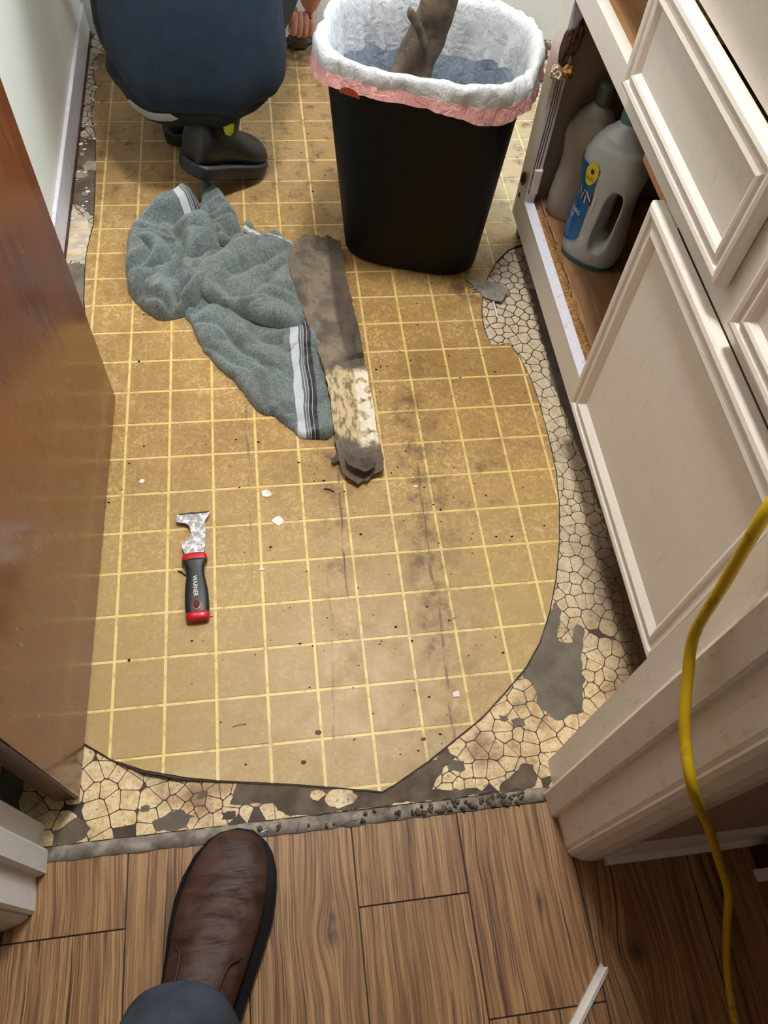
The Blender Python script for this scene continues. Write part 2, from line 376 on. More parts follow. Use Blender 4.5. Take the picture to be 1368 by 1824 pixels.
def smooth_poly(poly, it=2):
    P = [Vector(p[:2]) for p in poly]
    for _ in range(it):
        Q = []
        for i, p in enumerate(P):
            q = P[(i + 1) % len(P)]; Q += [p.lerp(q, .25), p.lerp(q, .75)]
        P = Q
    return P
def jag(poly, step, amp, freq=40, seed=0):
    R = resample(poly, step); c = sum(R, Vector((0, 0))) / len(R); out = []
    for i, p in enumerate(R):
        t = (R[(i + 1) % len(R)] - R[i - 1]).normalized(); nn = Vector((t.y, -t.x))
        out.append(p + nn * amp * 2 * (noise.noise(Vector((p.x * freq, p.y * freq, seed)))) + nn * amp * noise.noise(Vector((p.x * freq * 4, p.y * freq * 4, seed + 9))))
    return out
def inside(p, poly):
    c = False; n = len(poly); j = n - 1
    for i in range(n):
        a, b = poly[i], poly[j]
        if (a[1] > p[1]) != (b[1] > p[1]) and p[0] < (b[0] - a[0]) * (p[1] - a[1]) / (b[1] - a[1]) + a[0]: c = not c
        j = i
    return c
def dedge(p, poly):
    best = 9.
    for i in range(len(poly)):
        a = poly[i]; b = poly[(i + 1) % len(poly)]; d = b - a; L = d.length_squared
        t = 0 if L == 0 else max(0, min(1, (p - a).dot(d) / L)); best = min(best, (p - a - d * t).length)
    return best
def sheet(poly, step, top, bot, bm=None, attr=None):
    """a solid sheet over the outline: top(p, d) and bot(p, d) give the two surfaces, d = distance to the outline"""
    bm = bm or bmesh.new(); P = [Vector(p[:2]) for p in poly]; n = len(P); pts = list(P)
    xs = [p.x for p in P]; ys = [p.y for p in P]
    if step:
        y = min(ys) + step / 2; k = 0
        while y < max(ys):
            x = min(xs) + (step / 2 if k % 2 else 0)
            while x < max(xs):
                q = Vector((x, y))
                if inside(q, P) and dedge(q, P) > step * .45: pts.append(q)
                x += step
            y += step * .87; k += 1
    v, e, f, *_ = delaunay_2d_cdt(pts, [(i, (i + 1) % n) for i in range(n)], [], 1, 1e-6)
    D = [dedge(q, P) if step else 0 for q in v]
    if attr: lay = bm.verts.layers.float.get('stripe') or bm.verts.layers.float.new('stripe')
    T = [bm.verts.new((q.x, q.y, top(q, d))) for q, d in zip(v, D)]; Bv = [bm.verts.new((q.x, q.y, bot(q, d))) for q, d in zip(v, D)]
    if attr:
        for q, a, b in zip(v, T, Bv): a[lay] = b[lay] = attr(q)
    cnt = {}
    for t in f:
        for i in range(len(t)):
            a, b = t[i], t[(i + 1) % len(t)]; k = (min(a, b), max(a, b)); cnt[k] = cnt.get(k, 0) + 1
    for t in f:
        try:
            bm.faces.new([T[i] for i in t]); bm.faces.new([Bv[i] for i in reversed(t)])
        except ValueError: pass
    for (a, b), c in cnt.items():
        if c == 1:
            try: bm.faces.new((T[a], T[b], Bv[b], Bv[a]))
            except ValueError: pass
    return bm
def text_mesh(s, size, fn, bm=None, depth=0):
    """flat lettering; fn maps a point of the text plane to the room"""
    cu = bpy.data.curves.new('t', 'FONT'); cu.body = s; cu.size = size; cu.align_x = 'CENTER'; cu.resolution_u = 3
    o = bpy.data.objects.new('t', cu); COL.objects.link(o); bpy.context.view_layer.update()
    me = bpy.data.meshes.new_from_object(o.evaluated_get(bpy.context.evaluated_depsgraph_get()))
    bm = bm or bmesh.new(); tmp = bmesh.new(); tmp.from_mesh(me)
    bmesh.ops.triangulate(tmp, faces=tmp.faces)
    mp = {v: bm.verts.new(fn(v.co.x, v.co.y)) for v in tmp.verts}
    for f in tmp.faces:
        try: bm.faces.new([mp[v] for v in f.verts])
        except ValueError: pass
    tmp.free(); bpy.data.objects.remove(o); bpy.data.curves.remove(cu); bpy.data.meshes.remove(me); return bm
def skin_obj(name, nodes, edges, mat, parent, sub=2, root=0):
    me = bpy.data.meshes.new(name); me.from_pydata([n[:3] for n in nodes], edges, []); me.materials.append(mat)
    o = bpy.data.objects.new(name, me); COL.objects.link(o)
    bm = bmesh.new(); bm.from_mesh(me); lay = bm.verts.layers.skin.verify()
    for i, v in enumerate(bm.verts):
        r = nodes[i][3]; v[lay].radius = (r, nodes[i][4] if len(nodes[i]) > 4 else r); v[lay].use_root = (i == root)
    bm.to_mesh(me); bm.free()
    mo = o.modifiers.new('s', 'SKIN'); mo.use_smooth_shade = True; mo.branch_smoothing = .6
    m2 = o.modifiers.new('u', 'SUBSURF'); m2.levels = sub; m2.render_levels = sub
    bpy.context.view_layer.update()
    me2 = bpy.data.meshes.new_from_object(o.evaluated_get(bpy.context.evaluated_depsgraph_get()))
    o.modifiers.clear(); o.data = me2; me2.name = name
    if not me2.materials: me2.materials.append(mat)
    for p in me2.polygons: p.use_smooth = True
    if parent: o.parent = parent; o.matrix_parent_inverse = Matrix.Translation(-Vector(parent.location))
    return o
# ================================================================ room shell
T = 0.0762
struct(obj('floor', B(-.6, 1.45, -.345, 1.70, -.05, 0), M['felt']))
hall = struct(obj('floor_hall', B(-1.2, 1.6, -1.7, -.345, -.05, -.0022), M['edge']))
struct(obj('wall_left', B(-.25, -.15, -.305, 1.68, 0, 2.4), M['wall']))
wb = bmesh.new()                                       # back wall
box(wb, -.25, 1.45, 1.68, 1.78, 0, 2.4)
struct(obj('wall_back', wb, M['wall']))
wr = bmesh.new(); box(wr, 1.40, 1.50, -.305, .58, 0, 2.4); box(wr, 1.40, 1.50, 1.46, 1.70, 0, 2.4); box(wr, 1.40, 1.50, .58, 1.46, 0, 1.06); box(wr, 1.40, 1.50, .58, 1.46, 1.90, 2.4)
struct(obj('wall_right', wr, M['wall']))
wn = obj('window_1', B(1.405, 1.415, .58, 1.46, 1.06, 1.90), M['glass']); struct(wn)
wn.data.materials[0].node_tree.nodes['Principled BSDF'].inputs['Transmission Weight'].default_value = 1
fr = bmesh.new()
for a in ((.58, .61, 1.06, 1.90), (1.43, 1.46, 1.06, 1.90), (.61, 1.43, 1.06, 1.09), (.61, 1.43, 1.87, 1.90), (.61, 1.43, 1.465, 1.495)): box(fr, 1.395, 1.43, *a)
obj('window_frame', fr, M['trim_left'], wn)
struct(obj('ceiling', B(-1.2, 1.6, -1.7, 1.75, 2.4, 2.46), M['ceil']))
wf = bmesh.new(); box(wf, -1.2, -.128, -.432, -.305, 0, 2.4); box(wf, .665, 1.6, -.435, -.30, 0, 2.4); box(wf, -.128, .665, -.43, -.30, 2.03, 2.4)
struct(obj('wall_front', wf, M['hallwall']))
struct(obj('wall_hall_left', B(-1.3, -1.2, -1.7, -.43, 0, 2.4), M['hallwall']))
struct(obj('wall_hall_right', B(1.6, 1.7, -1.7, -.30, 0, 2.4), M['hallwall']))
struct(obj('wall_hall_rear', B(-1.2, 1.6, -1.8, -1.7, 0, 2.4), M['hallwall']))
# ceiling lamp
lt = thing('ceiling_lamp', 'round frosted glass lamp on the kitchen ceiling', 'lamp', (.50, .55, 2.4))
obj('lamp_shade', rings([sup(.5, .55, z, r, r, 2, 32) for z, r in ((2.38, .15), (2.36, .15), (2.335, .13), (2.325, .06))]), M['lampglass'], lt, True)
obj('lamp_base', rings([sup(.5, .55, z, .16, .16, 2, 32) for z in (2.38, 2.4)]), M['white'], lt)
# ---- hall planks: each plank one object
px = [-.282, -.126, .030, .187, .3355, .488, .646, .811, .97]
joint = {0: (-.70,), 1: (-.4495,), 2: (-.75,), 3: (-.95,), 4: (-.4615,), 5: (-.6125,), 6: (-.90,), 7: (-.80,)}
for i in range(8):
    ys = [-.354] + list(joint[i]) + [joint[i][0] - .46, -1.6]
    for a, b in zip(ys, ys[1:]):
        if a - b < .02: continue
        pm = B(px[i] + .0009, px[i + 1] - .0009, b + .0009, a - .0009, -.002, .0, bev=.0006)
        obj('plank', pm, M['plank'], hall)
        if i == 1 and a > -.4:                         # the strip of board left of the second seam is one piece with the jamb scribe
            pass
# ---- threshold strip between the rooms
th = jag([(-.078, -.356), (.26, -.3565), (.62, -.354), (.628, -.335), (.40, -.3365), (.20, -.3355), (-.074, -.336)], .008, .0012, 60)
ts = tag(obj('threshold_strip', sheet(th, .012, lambda q, d: .0035 + .0012 * noise.noise(Vector((q.x * 60, q.y * 60, 1))) - (.002 if d < .002 else 0), lambda q, d: 0), M['dark_felt'], smooth=True), 'torn grey flooring edge strip across the doorway where the kitchen meets the planks', 'threshold')
ts.data.materials[0] = plain('threshold_grey', (136, 126, 116), .8, .45, 45)
bmc = bmesh.new()
for k in range(70):
    x = random.uniform(.42, .60) if k < 50 else random.uniform(.2, .6); y = random.uniform(-.352, -.338); r = random.uniform(.0015, .0045)
    q = bmesh.ops.create_icosphere(bmc, subdivisions=1, radius=r)['verts']; bmesh.ops.translate(bmc, vec=(x, y, .0048), verts=q)
    for v in q: v.co += Vector((random.uniform(-1, 1), random.uniform(-1, 1), random.uniform(-.5, .5))) * r * .4
dd = obj('adhesive_crumbs', bmc, M['dark_felt']); tag(dd, 'crumbled brown adhesive lying along the doorway threshold', 'rubble', kind='stuff')
for (x, y, rz) in ((.262, -.347, 1.3), (.213, -.351, .3), (.342, -.345, .1)):
    pts = [Vector((-.006, 0, .004)), Vector((-.006, 0, .011)), Vector((-.003, 0, .013)), Vector((.003, 0, .013)), Vector((.006, 0, .011)), Vector((.006, 0, .004))]
    mt = Matrix.Translation((x, y, 0)) @ Matrix.Rotation(rz, 4, 'Z')
    o = obj('staple', tube([mt @ p for p in pts], .0006, 6), M['steel']); tag(o, {.262: 'bent staple standing up in the threshold strip beyond the boot toe', .213: 'staple lying in the threshold strip just left of the standing one', .342: 'staple in the threshold strip farthest right along it'}[x], 'staple', 'staples along the threshold')

# ================================================================ old pebble linoleum
VIN = [(-.095, .706), (-.05, .3), (-.045, -.10), (-.045, -.185), (-.036, -.199), (.003, -.226), (.050, -.248), (.106, -.264), (.161, -.274), (.256, -.289), (.320, -.301), (.385, -.314), (.402, -.307), (.456, -.279), (.513, -.244), (.553, -.219), (.595, -.184), (.635, -.148), (.667, -.108), (.696, -.055), (.721, .006), (.742, .071), (.761, .151), (.772, .224), (.775, .289), (.776, .370), (.773, .442), (.762, .502), (.748, .542), (.728, .537), (.709, .540), (.703, .582), (.706, .630), (.717, .679), (.736, .730), (.766, .781), (.803, .821), (.850, .843), (.872, .90), (.90, 1.0), (1.10, 1.2), (1.15, 1.36), (1.08, 1.40), (1.0, 1.37), (.95, 1.39), (.88, 1.37), (.80, 1.42), (.70, 1.46), (.6, 1.55), (.47, 1.62), (.43, 1.655), (.40, 1.66), (.30, 1.66), (-.10, 1.64), (-.128, 1.543), (-.124, 1.494), (-.114, 1.439), (-.114, 1.392), (-.118, 1.335), (-.115, 1.295), (-.105, 1.251), (-.099, 1.172), (-.092, 1.022), (-.090, .928), (-.095, .884), (-.099, .835), (-.098, .779)]
VINP = [Vector(p) for p in VIN]
LIN = [(-.079, -.335), (.635, -.335), (.83, -.32), (.90, .0), (.90, .86), (1.1, 1.0), (1.2, 1.66), (.34, 1.665), (-.149, 1.665), (-.149, .60), (-.13, .0), (-.10, -.30)]
lino = obj('old_linoleum', sheet(jag(LIN, .02, .001, 30), 0, lambda q, d: .0012, lambda q, d: 0), M['pebble_joint'])
tag(lino, 'old cream linoleum with a brown-veined pebble pattern showing around the yellow vinyl', 'linoleum')
def clip(poly, a, b):                                  # keep the side of the bisector nearer to a
    n = b - a; mid = (a + b) / 2; out = []
    for i, p in enumerate(poly):
        q = poly[(i + 1) % len(poly)]; dp = (p - mid).dot(n); dq = (q - mid).dot(n)
        if dp <= 0: out.append(p)
        if (dp < 0) != (dq < 0) and abs(dp - dq) > 1e-12: out.append(p.lerp(q, dp / (dp - dq)))
    return out
LINP = [Vector(p) for p in LIN]; rp = random.Random(3); sites = []
def wanted(p):
    if not inside(p, LINP): return False
    if inside(p, VINP) and dedge(p, VINP) > .030: return False
    if .2 < p.x < .95 and p.y > 1.3: return p.x > .80 or p.x < .5
    if p.x > .87 and p.y < .84: return False
    return True
k = 0
while k < 40000 and len(sites) < 1500:
    k += 1; p = Vector((rp.uniform(-.16, 1.15), rp.uniform(-.345, 1.67)))
    if not wanted(p): continue
    big = .5 + .5 * noise.noise(Vector((p.x * 14, p.y * 14, 4))); r = .0060 + .0170 * max(0, min(1, big * 1.5 - .25)) * rp.uniform(.5, 1.0)
    if p.y < -.18: r *= 1.1
    if all((p - s[0]).length > .55 * (r + s[1]) for s in sites): sites.append((p, r))
cells = []
for i, (p, r) in enumerate(sites):
    poly = [p + Vector((.022 * math.cos(a), .022 * math.sin(a))) for a in [k * math.pi / 5 for k in range(10)]]
    near = sorted(((q - p).length, j) for j, (q, s) in enumerate(sites) if j != i and abs(q.x - p.x) < .05 and abs(q.y - p.y) < .05)
    for d, j in near[:16]:
        if poly: poly = clip(poly, p, sites[j][0])
    if len(poly) < 3: continue
    c = sum(poly, Vector((0, 0))) / len(poly)
    rad = sum((v - c).length for v in poly) / len(poly); inset = min(.00095 + .0005 * max(0, min(1, (p.y - .3) / .3)), rad * .15)
    pp = [v + (c - v).normalized() * inset for v in poly]
    ok = [v for v in pp if not (v.x < -.147 or v.y < -.334)]
    if len(ok) < 3: continue
    pp = [q for i, v in enumerate(pp) for q in (v.lerp(pp[i - 1], min(.3, .0012 / max(1e-6, (v - pp[i - 1]).length))), v.lerp(pp[(i + 1) % len(pp)], min(.3, .0012 / max(1e-6, (v - pp[(i + 1) % len(pp)]).length))))]
    if min(v.x for v in pp) < -.149 or min(v.y for v in pp) < -.3345: pp = [Vector((max(v.x, -.149), max(v.y, -.3345))) for v in pp]
    if p.y < -.30 and p.x > .60: pass
    cells.append(((p - Vector((.286, -.55))).length + (0 if p.x < .845 else 5) + (4 if inside(p, VINP) else 0), pp))
cells.sort(key=lambda c: c[0])
rest = bmesh.new()
for i, (d, pp) in enumerate(cells):
    if i < 300: obj('pebble', prism(pp, .0010, .0019), M['pebble'], lino)
    else: prism(pp, .0010, .0019, rest)
rs_ = obj('pebble_remainder', rest, M['pebble'], lino); rs_['kind'] = 'stuff'
def patch(pts, seed=0, mat='felt', z=.0024, step=.006, amp=.0028, freq=70):
    j = jag(pts, step, amp, freq, seed)
    return obj('torn_patch', sheet(j, 0, lambda q, d: z, lambda q, d: .001), M[mat], lino)
patch([(.709, -.037), (.695, -.062), (.684, -.079), (.671, -.101), (.627, -.157), (.645, -.182), (.641, -.199), (.647, -.219), (.666, -.236), (.686, -.235), (.713, -.230), (.720, -.191), (.728, -.160), (.731, -.135), (.742, -.111), (.750, -.090), (.738, -.082), (.728, -.090), (.722, -.112), (.707, -.113), (.699, -.100), (.706, -.080), (.718, -.055)], 1)
patch([(.18, -.274), (.256, -.286), (.32, -.299), (.385, -.312), (.42, -.300), (.47, -.275), (.49, -.262), (.50, -.275), (.47, -.30), (.46, -.318), (.53, -.327), (.56, -.333), (.40, -.334), (.25, -.334), (.235, -.322), (.228, -.312), (.20, -.31), (.17, -.305), (.172, -.29)], 2, 'dark_felt', .0026)
patch([(.826, .70), (.824, .60), (.819, .54), (.818, .48), (.812, .44), (.820, .40), (.826, .30), (.832, .20), (.836, .10), (.840, .02), (.88, .02), (.88, .70)], 3, 'felt', .0024, .008, .003)
patch([(-.149, 1.225), (-.140, 1.245), (-.128, 1.235), (-.112, 1.24), (-.09, 1.2), (-.08, 1.05), (-.085, .955), (-.10, .965), (-.118, .99), (-.130, .998), (-.149, 1.0)], 4, 'dark_felt', .0024, .006, .002)
patch([(-.149, .80), (-.135, .81), (-.12, .815), (-.105, .81), (-.09, .80), (-.085, .60), (-.149, .60)], 5, 'felt', .0024, .006, .002)
patch([(-.07, -.315), (-.04, -.30), (-.02, -.318), (-.03, -.334), (-.07, -.334)], 7, 'dark_felt', .0022, .006, .002)
patch([(.06, -.318), (.09, -.305), (.12, -.318), (.10, -.333), (.07, -.333)], 8, 'felt', .0022, .006, .003)
patch([(.60, -.295), (.615, -.30), (.618, -.32), (.605, -.334), (.55, -.334), (.57, -.32)], 9, 'dark_felt', .0022, .006, .003)
for k, (x, y, r) in enumerate(((.605, -.235, .011), (.585, -.225, .008), (.50, -.29, .012), (.13, -.290, .009), (.165, -.322, .010), (.69, -.045, .012), (.052, -.30, .006), (.655, -.03, .008), (.71, .02, .006))):
    patch([(x + r * math.cos(a) * (1.3 if i % 2 else .8), y + r * .7 * math.sin(a)) for i, a in enumerate([q * math.pi / 4 for q in range(8)])], 20 + k, 'dark_felt' if k > 2 else 'felt', .0023, .004, .0025)
for k, (x, y, r) in enumerate(((.325, -.316, .022), (.292, -.309, .010))):
    j = jag([(x + r * math.cos(a), y + r * .65 * math.sin(a)) for a in [q * math.pi / 4 for q in range(8)]], .005, .003, 90, 40 + k)
    obj('linoleum_remnant', sheet(j, 0, lambda q, d: .0036, lambda q, d: .001), M['pebble'], lino)
# white remnant with pale lines in the left strip
j = jag([(-.149, .965), (-.135, .99), (-.125, .965), (-.108, .95), (-.096, .92), (-.094, .88), (-.098, .83), (-.112, .815), (-.13, .82), (-.149, .80)], .006, .003, 80, 50)
rem = obj('linoleum_remnant', sheet(j, 0, lambda q, d: .0032, lambda q, d: .001), plain('chalky_remnant', (196, 180, 160), .7, .18, 50), lino)
for yy in (.836, .915):
    obj('remnant_line', B(-.148, -.098, yy - .002, yy + .002, .003, .0036), M['line'], rem)
for k, (x, y, s) in enumerate(((-.128, 1.10, .016), (-.108, 1.13, .02), (-.115, 1.03, .008), (-.13, 1.17, .006))):
    j = jag([(x + s * math.cos(a), y + s * math.sin(a)) for a in [q * math.pi / 3 for q in range(6)]], .005, .003, 80, 60 + k)
    obj('linoleum_remnant', sheet(j, 0, lambda q, d: .0040, lambda q, d: .001), plain('chalky_bit', (150, 140, 126), .8, .2, 60) if k == 0 else bpy.data.materials['chalky_bit'], lino)

# ================================================================ yellow vinyl sheet with its squares
def lift(x, y):                                        # the cut edge near the brown door has curled up
    b = max(0, 1 - abs(x - .02) / .15); e = max(0, 1 - (y + .26 + .28 * max(0, .1 - x)) / .075); return .013 * b * b * (3 - 2 * b) * min(1, e) ** 2
vz = .0044
EO = []
RS0 = resample(VINP, .008)
for i, p in enumerate(RS0):
    t = (RS0[(i + 1) % len(RS0)] - RS0[i - 1]).normalized(); nn = Vector((t.y, -t.x)); lf = lift(p.x, p.y)
    EO.append(p + nn * (.0020 + .0012 * noise.noise(Vector((p.x * 60, p.y * 60, 0))) + .0014 * max(0, noise.noise(Vector((p.x * 200, p.y * 200, 2)))) + .22 * lf))
vin = obj('vinyl_sheet', sheet(resample(VINP, .02), .016, lambda q, d: vz + lift(q.x, q.y), lambda q, d: .0024 + lift(q.x, q.y)), [M['line'], M['edge']])
obj('cut_edge_shade', sheet(EO, .02, lambda q, d: vz - .0006 + lift(q.x, q.y), lambda q, d: .0021 + lift(q.x, q.y) * .35), M['edge'], vin)  # dark border wider than the sheet: cut edge plus its shadow line
for p in vin.data.polygons:
    if abs(p.normal.z) < .5 or p.normal.z < 0: p.material_index = 1
tag(vin, 'yellowed sheet vinyl flooring with a pattern of ochre squares and cream lines', 'flooring')
def clipbox(poly, x0, x1, y0, y1):
    for ax, v, sgn in ((0, x0, 1), (0, x1, -1), (1, y0, 1), (1, y1, -1)):
        out = []
        for i, p in enumerate(poly):
            q = poly[(i + 1) % len(poly)]; a = (p[ax] - v) * sgn; b = (q[ax] - v) * sgn
            if a >= 0: out.append(p)
            if (a < 0) != (b < 0): out.append(p.lerp(q, a / (a - b)))
        poly = out
        if len(poly) < 3: return []
    return poly
outl = []
n = len(VINP)
RS = resample(VINP, .02)
for i, p in enumerate(RS):                             # outline drawn in by 1.5 mm
    t = (RS[(i + 1) % len(RS)] - RS[i - 1]).normalized(); outl.append(p + Vector((-t.y, t.x)) * .0002)
sq = bmesh.new(); h = T / 2 - .0023
box(sq, -h, h, -h, h, 0, .0006, bev=.0004); bmesh.ops.recalc_face_normals(sq, faces=sq.faces)
sqm = bpy.data.meshes.new('tile'); sq.to_mesh(sqm); sq.free(); sqm.materials.append(M['tile'])
cand = []
for c in range(-3, 16):
    for r in range(-6, 23):
        x0, x1, y0, y1 = c * T + .0023, (c + 1) * T - .0023, r * T + .0023, (r + 1) * T - .0023
        pl = clipbox(outl, x0, x1, y0, y1)
        if len(pl) < 3: continue
        A = abs(sum(p.x * q.y - q.x * p.y for p, q in zip(pl, pl[1:] + pl[:1])) / 2)
        if A < 2e-5: continue
        full = abs(A - (x1 - x0) * (y1 - y0)) < 1e-7
        ctr = Vector(((x0 + x1) / 2, (y0 + y1) / 2))
        cand.append(((ctr - Vector((.286, -.55))).length, full, pl, ctr))
cand.sort(key=lambda q: q[0]); rest = bmesh.new()
for i, (d, full, pl, ctr) in enumerate(cand):
    lifted = max(lift(p.x, p.y) for p in pl) > 1e-5
    if i >= 300: prism(pl, vz - .0004, vz + .0006, rest); continue
    if full and not lifted:
        o = bpy.data.objects.new('tile', sqm); COL.objects.link(o); o.parent = vin; o.location = (ctr.x, ctr.y, vz)
    else:
        q = []
        for a in pl:
            if not q or (a - q[-1]).length > 1e-5: q.append(a)
        if (q[0] - q[-1]).length < 1e-5: q.pop()
        if lifted: bm = sheet(resample(q, .012), .012, lambda v, d: vz + .0012 + lift(v.x, v.y), lambda v, d: vz + lift(v.x, v.y) - .0006)
        else: bm = prism(q, vz - .0004, vz + .0006)
        obj('tile', bm, M['tile'], vin)
if len(rest.faces): obj('tile_remainder', rest, M['tile'], vin)['kind'] = 'stuff'
# ================================================================ baseboard, jambs, door
bb = bmesh.new(); box(bb, -.15, -.141, .35, 1.67, .012, .078, bev=.002)
struct(obj('baseboard_left', bb, M['frame_edge']))
obj('baseboard_gap', B(-.149, -.139, .35, 1.67, .0, .012), M['rot'], bpy.data.objects['baseboard_left'])
RJ = [(.70, -.297), (.638, -.297), (.637, -.334), (.6235, -.341), (.6215, -.345), (.6265, -.375), (.629, -.378), (.6345, -.379), (.6365, -.395), (.637, -.419), (.639, -.424), (.6385, -.427), (.6425, -.432), (.655, -.4395), (.668, -.4425), (.682, -.4420), (.694, -.4395), (.70, -.436)]
struct(obj('trim_1', prism(RJ, 0, 2.05), M['trim']))
LJ = [(-.15, -.306), (-.083, -.306), (-.081, -.309), (-.090, -.330), (-.078, -.338), (-.075, -.342), (-.076, -.369), (-.088, -.373), (-.0885, -.376), (-.086, -.414), (-.089, -.418), (-.094, -.418), (-.094, -.421), (-.102, -.427), (-.128, -.434), (-.16, -.434)]
struct(obj('trim_2', prism(LJ, 0, 2.05), M['trim_left']))
hd = bmesh.new(); box(hd, -.15, .70, -.434, -.30, 2.03, 2.10)
struct(obj('trim_3', hd, M['trim']))
struct(obj('baseboard_hall', B(.688, 1.55, -.451, -.43, .0, .012), M['trim']))
struct(obj('baseboard_hall_upper', B(.70, 1.6, -.443, -.43, .012, .085), M['trim'])); bpy.data.objects['baseboard_hall_upper'].name = 'baseboard_front'
bt = [(-.036, -.2795), (-.020, .442)]
dp = bmesh.new(); nx = Vector((.722, -.016)).normalized()
prism([(-.036, -.2795), (-.0205, .442), (-.0555, .443), (-.071, -.2785)], .012, 2.02, dp)
bmesh.ops.bevel(dp, geom=dp.edges[:], offset=.002, segments=2, affect='EDGES')
dr = struct(obj('door_1', dp, M['door']))
hg = bmesh.new()
for z in (.25, 1.75): box(hg, -.078, -.070, -.282, -.274, z, z + .09)
obj('hinge', hg, M['steel'], dr)
kb = rings([sup(0, 0, z, r, r, 2, 24) for z, r in ((0, .03), (.006, .03), (.008, .012), (.03, .012), (.036, .024), (.05, .028), (.062, .022), (.066, .008))])
bmesh.ops.transform(kb, matrix=Matrix.Translation((-.022, .39, .95)) @ Matrix.Rotation(math.pi / 2, 4, 'Y'), verts=kb.verts)
obj('door_knob', kb, M['steel'], dr, True)

# ================================================================ base cabinet
cab = thing('base_cabinet', 'cream painted kitchen base cabinet with one door missing and chipped frame', 'cabinet', (1.1, .34, 0))
FX = .810
def part(name, bm, mat, p=None, sm=False): return obj(name, bm, M[mat] if isinstance(mat, str) else mat, p or cab, sm)
part('side_panel', B(FX + .02, 1.39, .857, .873, .0, .79), 'inner_grey')
part('side_panel', B(FX + .02, 1.39, -.296, -.28, .0, .79), 'inner_grey')
part('back_panel', B(1.375, 1.39, -.28, .857, .0, .79), 'inner_grey')
part('bottom_panel', B(FX + .022, 1.375, -.28, .857, .092, .108), 'wood_in')
part('toe_kick', B(.868, .88, -.29, .86, .002, .09), 'mahog')
part('divider_panel', B(FX + .35, 1.375, .30, .312, .108, .55), 'inner_grey')
sl = bmesh.new(); box(sl, FX, FX + .02, .815, .873, .062, .79)
stile = part('stile', sl, 'cab')
part('stile_edge', B(FX - .0004, FX + .0204, .8142, .8152, .128, .508), 'frame_edge')
rl = part('rail', B(FX, FX + .02, -.296, .815, .062, .128), 'cab')
part('rail_top', B(FX - .0004, FX + .0204, .31, .815, .128, .1290), 'frame_edge')
part('rail', B(FX, FX + .02, -.296, .815, .513, .555), 'cab'); part('rail_underside', B(FX + .001, FX + .0195, .30, .8145, .5125, .5129), 'frame_edge')
part('rail', B(FX, FX + .02, -.296, .815, .703, .79), 'cab')
part('stile', B(FX, FX + .02, .055, .103, .555, .703), 'cab')
part('stile', B(FX, FX + .02, .50, .540, .555, .703), 'cab')
part('stile', B(FX, FX + .02, -.296, -.24, .128, .703), 'cab')
part('stile', B(FX, FX + .02, .25, .30, .128, .513), 'cab')
part('cleat', B(FX + .028, FX + .046, .30, .455, .468, .512), 'wood_raw')
part('drawer_shelf', B(FX + .02, 1.37, -.28, .857, .541, .552), 'wood_raw')
part('drawer_runner', B(FX + .05, 1.3, .60, .63, .549, .585), 'splinter')
part('drawer_runner', B(FX + .05, 1.3, .515, .54, .549, .60), 'wood_raw')
# splintered board behind the bottom rail
j = jag([(FX + .0205, .30), (FX + .0205, .810), (FX + .034, .812), (FX + .040, .70), (FX + .044, .60), (FX + .045, .50), (FX + .047, .40), (FX + .050, .30)], .006, .0022, 70, 5)
part('splintered_edge', sheet(j, .006, lambda q, d: .118 + .004 * noise.noise(Vector((q.x * 300, q.y * 90, 0))) - (.004 if d < .002 else 0), lambda q, d: .108), 'splinter', None, True)
sp = bmesh.new()
for k in range(26):
    y = random.uniform(.32, .80); x = FX + .046 + random.uniform(-.004, .006); L = random.uniform(.02, .09)
    tube([Vector((x, y, .1115)), Vector((x + random.uniform(-.003, .003), y + L / 2, .114)), Vector((x + random.uniform(-.002, .004), min(.85, y + L), .112))], .0012, 5, sp)
part('splinter_strands', sp, 'wood_raw')['kind'] = 'stuff'
# chipped, rotten bite out of the stile near its top, and the broken hinge
def lump(c, r, n=3, amp=.35, seed=0, freq=40, sub=3):
    bm = bmesh.new(); bmesh.ops.create_icosphere(bm, subdivisions=sub, radius=1)
    for v in bm.verts:
        p = v.co.copy(); k = 1 + amp * noise.noise(Vector((p.x * 2, p.y * 2, p.z * 2 + seed))) + amp * .5 * noise.noise(p * 5 + Vector((seed, 0, 0)))
        v.co = Vector((c[0] + p.x * r[0] * k, c[1] + p.y * r[1] * k, c[2] + p.z * r[2] * k))
    return bm
part('rotten_bite', lump((FX + .006, .815, .435), (.010, .008, .034), seed=1), 'rot')
part('rotten_bite', lump((FX + .020, .812, .452), (.010, .007, .03), seed=2), 'rot')
part('loose_fibre', lump((FX - .002, .812, .397), (.010, .009, .010), seed=4, amp=.7), plain('pale_fibre', (196, 182, 160), .9, .4, 200))
part('loose_fibre', lump((FX + .016, .810, .398), (.014, .010, .012), seed=6, amp=.7), 'splinter')
cr = bmesh.new()
for k in range(3):
    pts = [Vector((FX + .004 + .005 * k, .8138, .38)), Vector((FX + .005 + .005 * k, .8136, .31)), Vector((FX + .003 + .005 * k, .8138, .22)), Vector((FX + .004 + .005 * k, .8138, .15))]
    tube([p + Vector((.0012 * noise.noise(p * 90 + Vector((k, 0, 0))), 0, 0)) for p in spline(pts, 6)], .0009, 5, cr)
part('paint_crack', cr, 'rot')
hb = bmesh.new(); box(hb, FX + .004, FX + .022, .8085, .8145, .150, .205, bev=.0025)
hp = part('hinge_plate', hb, 'cab')
part('hinge_barrel', lump((FX - .004, .842, .165), (.005, .007, .014), seed=8), 'rot')
part('screw_hole', lump((FX - .0005, .853, .118), (.002, .004, .006), seed=9), 'rot')
